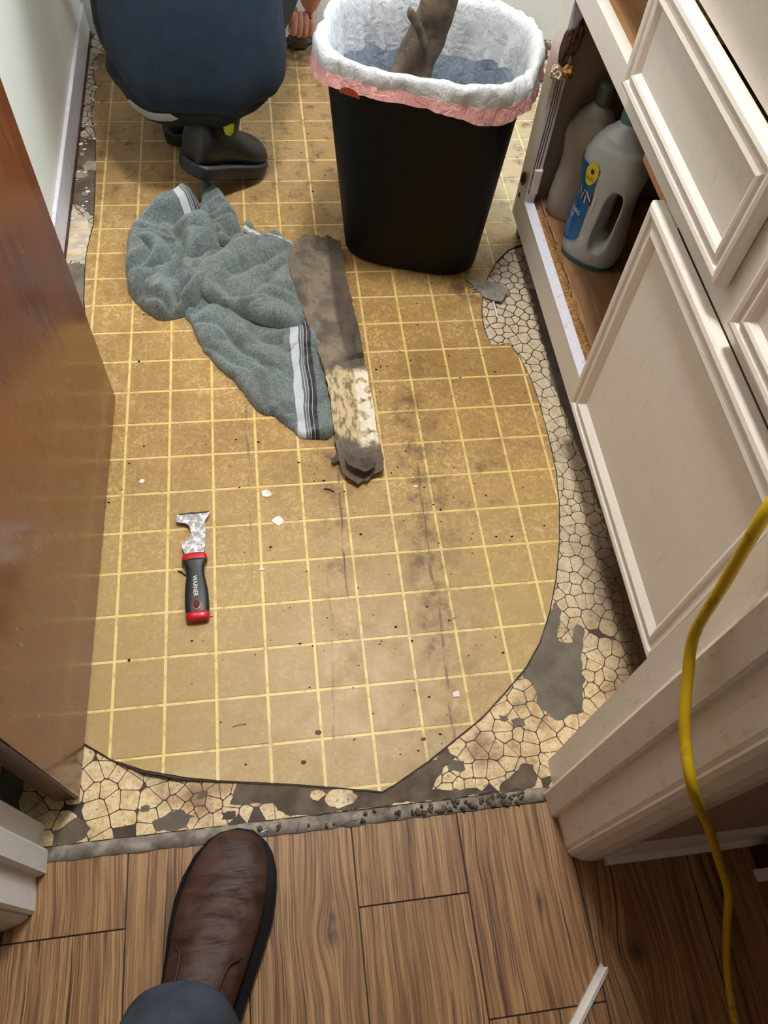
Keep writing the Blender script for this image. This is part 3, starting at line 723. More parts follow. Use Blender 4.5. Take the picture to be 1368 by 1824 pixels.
# framed fronts: concentric rings with a moulded profile
PROF = [(0, -.018), (0, -.003), (.003, 0), (.009, .0015), (.014, 0), (.017, -.004), (.024, -.0045), (.0265, -.0015), (.031, -.0005), (.035, -.004), (.040, -.0085), (.042, -.0105)]
def front(name, y0, y1, z0, z1, x=.790, prof=PROF, k=1.0):
    bm = bmesh.new(); rs = []
    for d, h in prof: rs.append([Vector((x - h, a, b)) for a, b in ((y0 + d * k, z0 + d * k), (y1 - d * k, z0 + d * k), (y1 - d * k, z1 - d * k), (y0 + d * k, z1 - d * k))])
    return part(name, rings(rs, True, bm), 'cab')
PD = [(0, -.018), (0, -.004), (.003, 0), (.008, .0015), (.013, 0), (.0155, -.003), (.018, -.0035), (.022, -.0005), (.026, .0008), (.030, -.001), (.0345, -.0065), (.036, -.008)]
front('drawer_front', .100, .508, .549, .7, prof=PD)
front('drawer_front', -.27, .050, .543, .7, prof=PD)
dd = front('cabinet_door', -.196, .306, .1005, .512, prof=PROF)
struct_ = 0
for c_ in range(1):
    ct = bmesh.new(); box(ct, .792, 1.40, -.296, .89, .79, .83, bev=.004)
    tag(obj('countertop', ct, plain('counter_cream', (232, 222, 190), .35, .06, 30)), 'pale cream countertop running along the top of the cabinet', 'countertop')

# ================================================================ jugs in the cabinet
def jug(name, label, cx, cy, z0, rot, H, W, D, cap, capmat, mat, handle=True, lean=0):
    t = thing(name, label, 'bottle', (cx, cy, z0))
    def prof(z):                                      # half width, half depth at height 0..1
        w = [(0, .84), (.03, .93), (.08, .97), (.16, .98), (.28, .93), (.40, .87), (.50, .88), (.58, .95), (.64, 1.0), (.70, .98), (.76, .88), (.82, .70), (.87, .48), (.905, .28), (.93, .235), (1.0, .235)]
        for (a, p), (b, q) in zip(w, w[1:]):
            if a <= z <= b: s = (z - a) / (b - a); s = s * s * (3 - 2 * s); return p + (q - p) * s
        return w[-1][1]
    def P(a, z, off=0):
        k = prof(z); n = 2.6 if z < .8 else 2.0; c, s = math.cos(a), math.sin(a); dd_ = max(D * k ** .55, 0) if z < .8 else D * k * (1 + .0) + (W * k - D * k) * min(1, (z - .8) / .1)
        x = (W * k + off) * math.copysign(abs(c) ** (2 / n), c); y = (dd_ + off) * math.copysign(abs(s) ** (2 / n), s)
        ln = lean * z * z
        xo = W * .12 * max(0, (z - .7) / .3)
        return Vector((cx + (x + xo) * math.cos(rot) - y * math.sin(rot), cy + (x + xo) * math.sin(rot) + y * math.cos(rot) + ln, z0 + z * H))
    bm = rings([[P(2 * math.pi * i / 56, z / 60) for i in range(56)] for z in range(0, 58)])
    o = part('bottle_body', bm, mat, t, True)
    if handle:
        cb = bmesh.new(); N = 28; oc = []
        def hole(s):                                  # grip opening outline, rounded, leaning
            return [(W * (.36 + .27 * s * .84 * math.copysign(abs(math.cos(a)) ** .6, math.cos(a)) + .05 * math.sin(a)), .37 + .185 * s * math.copysign(abs(math.sin(a)) ** .65, math.sin(a))) for a in [2 * math.pi * i / N for i in range(N)]]
        rs = []
        for yy, s in ((-.09, 1.65), (-.045, 1.32), (-.024, 1.04), (-.01, .94), (0, .92), (.01, .94), (.024, 1.04), (.045, 1.32), (.09, 1.65)):
            rs.append([Vector((cx + x * math.cos(rot) - yy * math.sin(rot), cy + x * math.sin(rot) + yy * math.cos(rot), z0 + z * H)) for x, z in hole(s)])
        cutter = obj('cutter', rings(rs), M['jug'])
        mo = o.modifiers.new('b', 'BOOLEAN'); mo.operation = 'DIFFERENCE'; mo.object = cutter; mo.solver = 'EXACT'
        m2 = o.modifiers.new('r', 'REMESH'); m2.mode = 'VOXEL'; m2.voxel_size = .0022; m2.use_smooth_shade = True
        m3 = o.modifiers.new('s', 'SMOOTH'); m3.factor = .6; m3.iterations = 8
        bpy.context.view_layer.update()
        me = bpy.data.meshes.new_from_object(o.evaluated_get(bpy.context.evaluated_depsgraph_get())); o.modifiers.clear(); o.data = me
        if not me.materials: me.materials.append(M[mat])
        for p in me.polygons: p.use_smooth = True
        bpy.data.objects.remove(cutter)
    top = P(0, 1.0) * .5 + P(math.pi, 1.0) * .5; r = W * .31; ch = cap
    rs = []
    for i, (z, k) in enumerate(((-.09, 1.02), (-.06, 1.06), (0, 1.0), (.03, .94), (.035, .62), (.09, .58), (.13, .5), (.135, .1)) if capmat == 'jug_teal' else ((-.09, 1.1), (-.08, 1.18), (.03, 1.12), (.05, .95), (.052, .1))):
        N = 48; rs.append([Vector((top.x + r * k * (1 + (.03 if q % 2 and capmat != 'jug_teal' else 0)) * math.cos(2 * math.pi * q / N), top.y + r * k * (1 + (.03 if q % 2 and capmat != 'jug_teal' else 0)) * math.sin(2 * math.pi * q / N), top.z + z * H)) for q in range(N)])
    part('cap', rings(rs), capmat, t, True)
    return t, P, H
rotj = math.radians(-44)
j1, PJ, HJ = jug('dish_soap_jug', 'translucent grip-handled dish soap jug with blue label inside the open cabinet', .920, .676, .108, rotj, .292, .062, .045, 1, 'jug_teal', 'jug', True, .03)
part('base_rim', rings([[PJ(2 * math.pi * i / 56, z, .0006) for i in range(56)] for z in (.0, .02, .045)], False), 'jug_teal', j1, True)
j2, PK, HK = jug('cleaner_bottle', 'cloudy bottle with ribbed grey cap standing behind the dish soap jug', .905, .805, .108, math.radians(-30), .262, .048, .034, 1, 'greycap', plain('cloudy_plastic', (170, 170, 160), .4, .1, 20), False)
# label: a patch of the body's own surface, lettering laid on the same surface
def onbody(u, v, off=.0012):
    a = math.pi + u; return PJ(a, v, off)
lb = bmesh.new(); NU, NV = 18, 26; G = []
for jv in range(NV + 1):
    v = .11 + .56 * jv / NV; s = jv / NV
    w0, w1 = -.45 - .2 * s, 1.36 + .22 * max(0, s - .5)
    e = min(1, s / .16); sh = math.sqrt(max(0, 1 - (1 - e) ** 2)); w1 = w0 + (w1 - w0) * (.2 + .8 * sh)
    G.append([lb.verts.new(onbody(w0 + (w1 - w0) * iu / NU, v)) for iu in range(NU + 1)])
for a, b in zip(G, G[1:]):
    for i in range(NU): lb.faces.new((a[i], a[i + 1], b[i + 1], b[i]))
lab = part('label', lb, 'label', j1, True)
yb = bmesh.new(); cen = yb.verts.new(onbody(1.22, .625, .0018)); ring = [yb.verts.new(onbody(1.22 + .22 * math.cos(a) + .06 * math.sin(a), .625 + .075 * math.sin(a), .0018)) for a in [2 * math.pi * k / 28 for k in range(28)]]
for i in range(28): yb.faces.new((cen, ring[i], ring[(i + 1) % 28]))
part('badge', yb, 'yellow', lab)
dbm = bmesh.new(); c0 = dbm.verts.new(onbody(1.27, .645, .0024)); rg = [dbm.verts.new(onbody(1.27 + .06 * math.cos(a), .645 + .017 * math.sin(a), .0024)) for a in [2 * math.pi * k / 12 for k in range(12)]]
for i in range(12): dbm.faces.new((c0, rg[i], rg[(i + 1) % 12]))
part('badge_print', dbm, 'navy', lab)
def wrap(u0, v0, ku, kv, off, tilt=0): return lambda x, y: onbody(u0 + x * ku, v0 + y * kv + x * tilt, off)
part('lettering', text_mesh('DAWN', .1, wrap(.58, .43, 6.0, 1.15, .0017)), 'white', lab)
part('lettering', text_mesh('DAWN', .092, wrap(.58, .434, 6.0, 1.1, .0023)), 'navy', lab)
part('lettering', text_mesh('DISHWASHING\nLIQUID', .03, wrap(.60, .335, 5.2, 1.3, .002)), 'white', lab)
part('badge_lettering', text_mesh('90 OZ', .035, wrap(1.20, .585, 3.4, .9, .0024)), 'navy', lab)
# ================================================================ waste can with its liner
CC = (.590, .852); CR = math.radians(-17); CH = .435
def csec(z, off=0, N=72, n=3.4, wob=0, seed=0):
    s = z / CH; c, sn = math.cos(CR), math.sin(CR); out = []
    cx = CC[0] - .007 * min(1, z / .435); cy = CC[1]
    rx = (.143 + (.181 - .143) * min(1, z / .435)) + off; ry = (.098 + (.138 - .098) * min(1, z / .435)) + off
    for p in sup(0, 0, 0, rx, ry, n, N):
        w = wob * noise.noise(Vector((p.x * 28, p.y * 28, z * 14 + seed))) + wob * .6 * (1 - 2.4 * abs(noise.noise(Vector((p.x * 60, p.y * 60, z * 18 + seed)))))
        q = p * (1 + w / max(p.length, .05)); out.append(Vector((cx + q.x * c - q.y * sn, cy + q.x * sn + q.y * c, z)))
    return out
can = thing('waste_can', 'tall black plastic waste can with rounded corners standing on the yellow vinyl', 'bin', (CC[0], CC[1], 0))
zb = .0046
rs = [csec(.0046, -.030), csec(.0048, -.012), csec(.008, -.004), csec(.016, 0)] + [csec(z, 0) for z in (.05, .1, .2, .3, .405, .41)] + [csec(.412, .005), csec(.430, .007), csec(.435, .004), csec(.435, -.001), csec(.420, -.0035), csec(.2, -.003), csec(.02, -.003), csec(.012, -.012)]
part('bin_body', rings(rs), 'black_plastic', can, True)
bag = thing('bin_liner', 'white plastic bin liner with a pink band folded over the black waste can rim', 'bag', (CC[0], CC[1], .42))
# outside flap, over the rim and down into the can
N = 180
def hem(i):                                           # lower edge of the folded flap
    a = 2 * math.pi * i / N; return .396 + .004 * math.sin(a * 3 + 1.0) + .002 * math.sin(a * 7) - .012 * math.exp(-((a - 5.30) / .4) ** 2) - .010 * math.exp(-((a - 3.75) / .3) ** 2)
def wrapring(z, off, wob, seed): return csec(z, off, N, 3.0, wob, seed)
A = []
for s in (0, .2, .4, .5):
    base = wrapring(.41, .012 + .010 * (1 - s), .006, 3); A.append([Vector((p.x, p.y, hem(i) + (.4345 - hem(i)) * s)) for i, p in enumerate(base)])
pink = bmesh.new(); rings(A, False, pink)
pk = part('pink_band', pink, 'bag_pink', bag, True)
Bk = []
def level(s, i, off): return Vector((0, 0, 0))
base_ = wrapring(.41, .0165, .007, 3)
Bk.append([Vector((p.x, p.y, hem(i) + (.4345 - hem(i)) * .44 + .001 * math.sin(i * .9))) for i, p in enumerate(base_)])
for z, off, wob in ((.426, .0140, .008), (.434, .0115, .008), (.4390, .008, .007), (.4405, .003, .006), (.4375, -.003, .005), (.427, -.0085, .005), (.405, -.012, .007), (.38, -.0145, .008)):
    Bk.append([Vector((p.x, p.y, p.z + .004 * noise.noise(Vector((p.x * 45, p.y * 45, 7))))) for p in wrapring(z, off, wob, 3)])
def inz(i): a = 2 * math.pi * i / N; return .362 + .012 * noise.noise(Vector((math.cos(a) * 4, math.sin(a) * 4, 2))) - .018 * max(0, math.sin(a * 1 - .3))
w = wrapring(.362, -.016, .009, 3); Bk.append([Vector((p.x, p.y, inz(i))) for i, p in enumerate(w)])
part('folded_rim', rings(Bk, False), 'bag', bag, True)
C_ = [[Vector((p.x, p.y, inz(i) + .0005)) for i, p in enumerate(w)]]
for z, off in ((.31, -.017), (.28, -.018), (.24, -.020), (.2, -.021), (.16, -.023), (.12, -.026), (.06, -.035), (.05, -.06)): C_.append(wrapring(z, off, .010, 3 + z * 4))
part('inner_film', rings(C_, False), 'bag_in', bag, True)
bmf = bmesh.new(); bmf.faces.new([bmf.verts.new(p) for p in C_[-1]]); part('bottom_film', bmf, 'bag_in', bag)
# drawstring notch with the red ribbon showing
nb = bmesh.new(); i0 = 130
fr_ = wrapring(.41, .0240, .006, 3)
ang = 4.32; ic = int(ang / (2 * math.pi) * N); vs = []
cN = Vector(fr_[ic]); tN = (Vector(fr_[ic + 3]) - Vector(fr_[ic - 3])).normalized(); nN = Vector((tN.y, -tN.x, 0))
hz = hem(ic)
pts = [cN + tN * .019 * math.cos(a) + Vector((0, 0, hz - .41 - .002 + .013 * math.sin(a))) + nN * .0008 for a in [math.pi * k / 14 for k in range(15)]]
nb.faces.new([nb.verts.new(p) for p in pts]); part('drawstring_notch', nb, 'ribbon', bag)
rb = bmesh.new(); 
fr2 = wrapring(.41, .0255, .004, 3); i1 = 4
rings([[fr2[(i1 + k) % N] + Vector((0, 0, dz)) for k in range(12)] for dz in (-.040, -.012)], False, rb, False)
part('drawstring', rb, plain('coral_band', (222, 96, 92), .4), bag, True)
# bent strip of old linoleum stuck in the can
DB = [Vector((.598, .84, .22)), Vector((.603, .852, .30)), Vector((.611, .862, .36)), Vector((.622, .872, .42)), Vector((.627, .872, .47)), Vector((.630, .880, .53))]
ct_ = spline([(.53, .835, .06), (.535, .848, .20), (.545, .862, .30), (.560, .872, .37), (.580, .876, .42), (.592, .868, .47), (.600, .875, .53)], 6)
rs = []
for i, p in enumerate(ct_):
    t = (ct_[min(i + 1, len(ct_) - 1)] - ct_[max(i - 1, 0)]).normalized(); sd = Vector((.96, -.26, 0)); nn = t.cross(sd).normalized(); f = i / (len(ct_) - 1)
    wd_ = .047 - .018 * f + .004 * noise.noise(Vector((f * 9, 0, 3))); r = []
    for k in range(20):
        a = 2 * math.pi * k / 20; u = math.cos(a); 
        q = p + sd * u * wd_ + nn * (math.sin(a) * .006 + .010 * u * u); q += Vector((1, 1, 1)) * .003 * noise.noise(q * 60)
        r.append(q)
    rs.append(r)
deb = rings(rs)
t2 = spline([(.578, .866, .405), (.562, .858, .440), (.548, .852, .462), (.540, .850, .472)], 5)
rings([[p + Vector((.3, .1, 1)).normalized() * .012 * math.cos(a) * (1 - .35 * i / len(t2)) + Vector((.2, -1, 0)) * .006 * math.sin(a) for a in [2 * math.pi * k / 14 for k in range(14)]] for i, p in enumerate(t2)], True, deb)
tag(obj('linoleum_scrap', deb, M['debris'], smooth=True), 'bent brown scrap of old linoleum sticking up out of the lined waste can', 'scrap')

# ================================================================ grey towel
def px2(L, ox, oy, k, z): return [Vector(uz(ox + x / k, oy + y / k, z)[:2]) for x, y in L]
tb = bmesh.new()
def fold(q, seed, f=16, ang=.6, warp=.5):
    c, s = math.cos(ang), math.sin(ang); u = q.x * c + q.y * s; v = -q.x * s + q.y * c
    w = noise.noise(Vector((u * 7, v * 7, seed))) * warp
    a = min(1, abs(noise.noise(Vector((u * f * 1.15 + w * 3, v * f * .33, seed)))) * 3.0) ** .75
    b = min(1, abs(noise.noise(Vector((u * f * .7 + w * 2, v * f * 1.1 + w * 3, seed + 7)))) * 3.0) ** .75
    c_ = .5 + noise.noise(Vector((u * f * 2.4 + w, v * f * 1.5, seed + 17)))
    return .62 * a + .34 * b + .16 * c_
def layer(L, base, h, amp, seed, f, ang, edge=.022, band=None, thick=.008):
    P = px2(L, 180, 300, 2.533, base + h * .5); P = jag(smooth_poly(P, 2), .006, .0018, 45, seed)
    def top(q, d):
        e = min(1, d / edge); e = math.sqrt(max(0, 1 - (1 - e) ** 2)); return base + .003 + h * e + e * amp * 2.7 * (fold(q, seed, f, ang) - .55) + .0011 * noise.noise(Vector((q.x * 330, q.y * 330, seed)))
    sheet(P, .0042, top, lambda q, d: max(.0050, top(q, d) - thick - h * .5) if d > .003 else max(.0048, base - .001), tb, band or (lambda q: -1))
def bandf(p0, p1, w):                                  # stripes counted across the line p0 to p1
    a = uz(*p0, .02).to_2d(); b = uz(*p1, .02).to_2d(); n = (b - a).normalized(); n = Vector((-n.y, n.x))
    def f(q): return ((q - a).dot(n) + .004 * noise.noise(Vector((q.x * 25, q.y * 25, 3)))) / w
    return f
b1 = bandf((517, 605), (530, 770), .040)
b1r = b1
s1 = b1(uz(545, 690, .02).to_2d())
if s1 < 0:
    b1 = lambda q: -b1r(q)
def b1c(q): return b1(q)
L1 = [(360, 655), (410, 700), (440, 790), (520, 890), (620, 970), (680, 1070), (735, 1112), (780, 1108), (830, 1150), (880, 1192), (900, 1212), (960, 1218), (1058, 1220), (1048, 1000), (1012, 850), (1000, 700), (930, 620), (700, 560), (550, 500), (440, 560)]
layer(L1, .004, .014, .009, 3, 11, .9, .014, b1c)
L3 = [(440, 75), (452, 150), (430, 215), (500, 300), (560, 350), (640, 290), (600, 200), (560, 125), (505, 80), (470, 68)]
layer(L3, .006, .022, .018, 5, 14, .3, .02)
b2 = bandf((300, 350), (338, 400), .046); s2 = b2(uz(355, 365, .02).to_2d())
b2r = b2
def b2c(q):
    v = b2r(q) * (1 if s2 > 0 else -1); t = uz(300, 400, .02).to_2d(); return v if (q.y > .925 and v > -.01) else -1
L2 = [(305, 135), (215, 220), (130, 290), (116, 350), (118, 400), (103, 465), (128, 560), (150, 592), (240, 668), (350, 662), (440, 622), (480, 570), (570, 500), (560, 400), (530, 330), (530, 280), (480, 222), (420, 110), (365, 97)]
layer(L2, .005, .026, .022, 8, 13, -.5, .026, b2c)
L5 = [(630, 300), (640, 262), (665, 248), (695, 262), (700, 292), (790, 280), (850, 330), (880, 350), (860, 380), (640, 330)]
b5 = bandf((450, 414), (526, 436), .024); s5 = b5(uz(480, 430, .02).to_2d())
layer(L5, .006, .024, .010, 12, 12, .2, .014, lambda q: b5(q) * (1 if s5 > 0 else -1))
L4 = [(362, 395), (358, 470), (420, 545), (500, 600), (620, 655), (760, 702), (820, 720), (930, 688), (905, 610), (872, 540), (852, 440), (870, 360), (830, 325), (760, 300), (700, 300), (640, 300), (600, 305), (560, 350), (500, 388), (420, 400)]
layer(L4, .022, .020, .012, 15, 10, .5, .022)
L6 = [(815, 710), (820, 800), (800, 850), (830, 850), (900, 800), (975, 830), (985, 760), (940, 690), (880, 700)]
layer(L6, .012, .008, .005, 18, 12, .9, .010, b1c)
tw = obj('towel', tb, M['towel'], smooth=True); tag(tw, 'crumpled grey terry towel with black and white stripes lying on the vinyl', 'towel')

# ================================================================ long strip of old flooring on the towel
SP = [(.356, .862), (.348, .850), (.339, .842), (.330, .826), (.321, .80), (.316, .75), (.322, .69), (.333, .64), (.345, .58), (.358, .52), (.366, .455), (.371, .40), (.372, .34), (.373, .287), (.377, .242), (.388, .226), (.404, .214), (.414, .222), (.421, .219), (.430, .228), (.452, .237), (.455, .26), (.450, .338), (.448, .42), (.445, .484), (.439, .597), (.434, .66), (.431, .698), (.430, .76), (.429, .826), (.414, .838), (.405, .858), (.392, .850), (.380, .861), (.368, .856)]
SJ = jag([Vector(p) for p in SP], .005, .0012, 50, 3)
def stz(q, d):
    u = (q.x - (.372 + .035 * (1 - abs(q.y - .25) / .6))) ; x0 = .41 if q.y < .5 else .38; v = (q.x - x0) / .045
    on = .012 * max(0, min(1, (q.y - .30) / .1)); end = .006 * max(0, (.30 - q.y) / .08)
    ridge = .0035 * math.exp(-((q.x - (.432 if q.y < .55 else .412)) / .004) ** 2)
    return .010 + on + end + .009 * v * v + .0012 * noise.noise(Vector((q.x * 60, q.y * 30, 2))) + ridge
fs = tag(obj('linoleum_strip', sheet(SJ, .006, stz, lambda q, d: stz(q, d) - .0032), M['strip'], smooth=False), 'long torn strip of old flooring, brown underside up, lying against the striped towel', 'strip')
fl = bmesh.new()
for P_, z_, sd_ in (([(.385, .275), (.40, .262), (.418, .255), (.432, .258), (.438, .243), (.43, .232), (.415, .226), (.40, .235), (.387, .248)], .034, 4), ([(.372, .285), (.384, .290), (.380, .268), (.366, .262), (.362, .270)], .016, 6)):
    J = jag([Vector(p) for p in P_], .004, .0015, 80, sd_); sheet(J, .005, lambda q, d: z_ + .003 * noise.noise(Vector((q.x * 90, q.y * 90, 1))) - .35 * (q.y - .25) * .2, lambda q, d: z_ - .0025 + .003 * noise.noise(Vector((q.x * 90, q.y * 90, 1))), fl)
obj('peeled_flap', fl, M['rot'], fs).data.materials[0] = plain('peeled_backing', (78, 66, 60), .85, .3, 60)

# ================================================================ scraper tool
def s2(L, z=.012): return [Vector(uz(180 + x / 3.6, 820 + y / 3.6, z)[:2]) for x, y in L]
sc = thing('painters_tool', 'hooked paint scraper with a black and red handle lying on the vinyl squares', 'scraper', (.125, .06, .005))
Z0 = .0052
blade = s2([(705, 335), (640, 340), (560, 346), (490, 358), (484, 372), (484, 398), (492, 404), (540, 408), (560, 420), (572, 440), (578, 468), (572, 495), (545, 520), (520, 540), (520, 560), (536, 600), (545, 625), (655, 625), (668, 560), (672, 470), (668, 390), (680, 372)])
part('blade', prism(blade, Z0 + .0085, Z0 + .0105), 'steel', sc)
dk = jag(s2([(500, 352), (560, 345), (640, 338), (700, 334), (690, 340), (640, 347), (560, 353), (510, 358)]), .003, .0008, 90, 3)
part('blade_edge', sheet(dk, 0, lambda q, d: Z0 + .0110, lambda q, d: Z0 + .0082), 'rubber', sc)
def hsec(cx, cy, w, h, z0, ax, n=2.6):                # section of the handle across its axis
    t = Vector((ax[0], ax[1], 0)).normalized(); sdv = Vector((t.y, -t.x, 0)); return [Vector((cx, cy, z0 + h)) + sdv * w * math.copysign(abs(math.cos(a)) ** (2 / n), math.cos(a)) + Vector((0, 0, h * math.copysign(abs(math.sin(a)) ** (2 / n), math.sin(a)))) for a in [2 * math.pi * k / 28 for k in range(28)]]
hA = uz(180 + 600 / 3.6, 820 + 612 / 3.6, .012); hB = uz(180 + 625 / 3.6, 820 + 1032 / 3.6, .012); ax = (hB - hA); Lh = ax.to_2d().length
def HP(f): return hA.lerp(hB, f)
def hand_part(name, lst, mat): return part(name, rings([hsec(HP(f).x, HP(f).y, w, h, Z0 + max(0, .0095 - h), ax) for f, w, h in lst]), mat, sc, True)
hand_part('collar', [(-.015, .0175, .006), (.0, .0192, .0072), (.03, .0200, .008), (.085, .0208, .0088), (.095, .0200, .0085)], 'red')
hd_ = hand_part('handle', [(.09, .0205, .0088), (.12, .0195, .0088), (.17, .0160, .0085), (.25, .0145, .0085), (.35, .0148, .0088), (.47, .0170, .0092), (.60, .0186, .0095), (.75, .0190, .0095), (.90, .0185, .0092), (.905, .0182, .0090)], 'grip')
hand_part('end_cap', [(.895, .0188, .0094), (.93, .0186, .0094), (.975, .0178, .0088), (.995, .0165, .0075), (1.0, .014, .006)], 'red')
tt = Vector((ax.x, ax.y, 0)).normalized(); ss_ = Vector((-tt.y, tt.x, 0))
hc = HP(.80) ; zt = Z0 + .0192
def oval(rx, ry, z, n=28): return [Vector((hc.x, hc.y, z)) + ss_ * rx * math.cos(a) + tt * ry * math.sin(a) for a in [2 * math.pi * k / n for k in range(n)]]
part('hang_hole_rim', rings([oval(.0060, .0078, zt - .001), oval(.0066, .0084, zt + .0006), oval(.0052, .0070, zt + .0008), oval(.0048, .0066, zt - .0004)], False), 'red', sc)
hh = bmesh.new(); hh.faces.new([hh.verts.new(p) for p in oval(.0050, .0068, zt + .0001)]); part('hang_hole', hh, 'rot', sc)
tm = HP(.52); part('lettering', text_mesh('WARNER', .0098, lambda x, y: Vector((tm.x, tm.y, 0)) + tt * (x * .92) - ss_ * -(y - .0035) + Vector((0, 0, Z0 + .0185 + .0012 - .9 * abs(y - .0035) ** 1 * .08)) + Vector((0, 0, .0006 * (x * 40)))), 'white', sc)

# ================================================================ torn grey shard by the cove
shp = [Vector(p) for p in ((.684, .738), (.700, .728), (.733, .717), (.760, .705), (.774, .690), (.772, .678), (.752, .652), (.735, .662), (.721, .672), (.710, .692), (.700, .712))]
def shz(q, d): return .0058 + .0085 * max(0, min(1, (q.y - .64) / .06)) - .004 * (q.x - .68) * 10 * .3
tag(obj('flooring_shard', sheet(jag(shp, .004, .0008, 80, 2), .006, lambda q, d: .0082 + .004 * noise.noise(Vector((q.x * 20, q.y * 20, 1))) + .004 * max(0, (q.x - .70) / .07), lambda q, d: .0058 + .004 * noise.noise(Vector((q.x * 20, q.y * 20, 1))) + .004 * max(0, (q.x - .70) / .07)), M['shard']), 'pointed grey shard of torn flooring lying across the curved notch beside the cabinet', 'scrap')
sm = bmesh.new()
for (x, y, r) in ((.697, .705, .005), (.705, .699, .006), (.712, .691, .005), (.690, .715, .003), (.703, .690, .004)): bmesh.ops.translate(sm, vec=(0, 0, 0), verts=[]) ; q = bmesh.ops.create_icosphere(sm, subdivisions=1, radius=r)['verts']; bmesh.ops.scale(sm, vec=(1, .7, .5), verts=q); bmesh.ops.translate(sm, vec=(x, y, .0052 + r * .4), verts=q)
tag(obj('plaster_crumbs', sm, M['shard']), 'row of small grey crumbs beside the pointed shard', 'rubble', kind='stuff')
wdn = [Vector((.735, .655, .008)), Vector((.741, .625, .006))]
tag(obj('cabinet_splinter', B(.736, .739, .615, .665, .004, .006), M['frame_edge']), 'thin pale splinter lying on the pebble linoleum inside the curved notch', 'splinter')

# ================================================================ flakes, crumbs, curls
FL = [((.031, .255), .006, 'small white paint flake on the vinyl next to the brown door edge'), ((.243, .212), .011, 'grey-white paint flake up and right of the scraper, nearer the torn strip'), ((.261, .155), .012, 'brown-spotted white paint chip right of the scraper blade'), ((.229, .064), .004, 'tiny clear-white flake right of the scraper handle'), ((.517, -.181), .008, 'bright white paint flake near the curved vinyl edge by the doorway'), ((.507, .208), .004, 'tiny white flake on the dark-stained seam right of the torn strip'), ((.645, .61), .0025, 'pinhead white flake on the vinyl squares left of the notch, upper one'), ((.645, .57), .0025, 'pinhead white flake on the vinyl squares left of the notch, lower one')]
for k, ((x, y), r, lb_) in enumerate(FL):
    j = [Vector((x + r * random.uniform(.6, 1.1) * math.cos(a), y + r * random.uniform(.5, .9) * math.sin(a))) for a in [q * math.pi / 4 for q in range(8)]]
    tag(obj('paint_flake', sheet(j, 0, lambda q, d: .0062 + .0012 * noise.noise(Vector((q.x * 300, q.y * 300, 0))), lambda q, d: .0048), M['flake']), lb_, 'paint flake', 'paint flakes scattered on the vinyl')
def inv(p): return inside(p, VINP) and dedge(p, VINP) > .006
cb_ = bmesh.new(); k = 0; rr = random.Random(11)
while k < 420:
    x = rr.choice((rr.gauss(.5, .12), rr.gauss(.42, .2), rr.uniform(-.05, .75))); y = rr.choice((rr.gauss(.2, .25), rr.uniform(-.3, 1.3)))
    p = Vector((x, y))
    if not inv(p) or y < -.3: continue
    r = rr.choice((.0007, .0009, .0012, .0018)) * rr.uniform(.7, 1.3)
    q = bmesh.ops.create_icosphere(cb_, subdivisions=1, radius=r)['verts']
    sx, sy = rr.uniform(.8, 1.6), rr.uniform(.6, 1.2)
    for v in q: v.co = Vector((x + v.co.x * sx, y + v.co.y * sy, .0048 + v.co.z * .6 + r * .4))
    k += 1
tag(obj('dirt_crumbs', cb_, M['crumb']), 'dark crumbs of dirt and backing scattered over the yellow vinyl', 'dirt', kind='stuff')
for (x, y, L_, a_, lb_) in ((.352, .212, .018, -.3, 'dark curled sliver of backing left of the foot of the torn strip'), (.10, .068, .015, -.6, 'thin black splinter on the vinyl left of the scraper handle'), (.185, -.195, .022, .2, 'fine dark hair-like sliver on the vinyl near the doorway'), (.705, .842, .016, .2, 'dark crescent-shaped chip on the vinyl beside the curved notch')):
    pts = spline([(x - L_ / 2 * math.cos(a_), y - L_ / 2 * math.sin(a_), .0055), (x, y, .0085), (x + L_ / 2 * math.cos(a_), y + L_ / 2 * math.sin(a_) - .002, .0055)], 4)
    tag(obj('backing_sliver', tube(pts, .0011 if L_ < .02 else .0004, 6), M['crumb']), lb_, 'sliver', 'dark slivers on the vinyl')
for (x, y, r, lb_) in ((.30, -.218, .005, 'greyish crumb of backing on the vinyl above the boot toe'), (.455, -.245, .004, 'grey crumb close to the pointed corner of the vinyl'), (.275, -.26, .004, 'dark crumb of backing at the very edge of the vinyl above the boot')):
    tag(obj('backing_crumb', lump((x, y, .0055), (r, r * .7, r * .4), seed=x * 50, sub=2), M['dark_felt']), lb_, 'crumb', 'larger crumbs near the doorway edge of the vinyl')
db2 = bmesh.new()
for k in range(60):
    x = rr.uniform(.93, 1.12); y = rr.uniform(1.56, 1.66) if k < 36 else rr.uniform(1.46, 1.56); r = rr.uniform(.006, .02)
    q = bmesh.ops.create_icosphere(db2, subdivisions=1, radius=r)['verts']; a = rr.uniform(0, 3)
    for v in q: v.co = Vector((x + v.co.x * 1.6, y + v.co.y * .6, .006 + abs(v.co.z) * .3)) + Vector((rr.uniform(-.3, .3), rr.uniform(-.3, .3), 0)) * r
tag(obj('rotten_underlay', db2, M['rot']), 'black rotten underlay debris along the back wall beyond the waste can', 'rubble', kind='stuff')
db3 = bmesh.new()
for k in range(46):
    y = rr.uniform(.75, 1.6); x = -.149 + rr.uniform(.012, .045); r = rr.uniform(.0012, .0045)
    q = bmesh.ops.create_icosphere(db3, subdivisions=1, radius=r)['verts']
    for v in q: v.co = Vector((x + v.co.x * 1.4, y + v.co.y, .0035 + abs(v.co.z) * .6)) + Vector((rr.uniform(-.3, .3), rr.uniform(-.3, .3), 0)) * r
tag(obj('plaster_dust', db3, M['flake']), 'pale plaster crumbs in the gap along the left wall', 'rubble', kind='stuff')
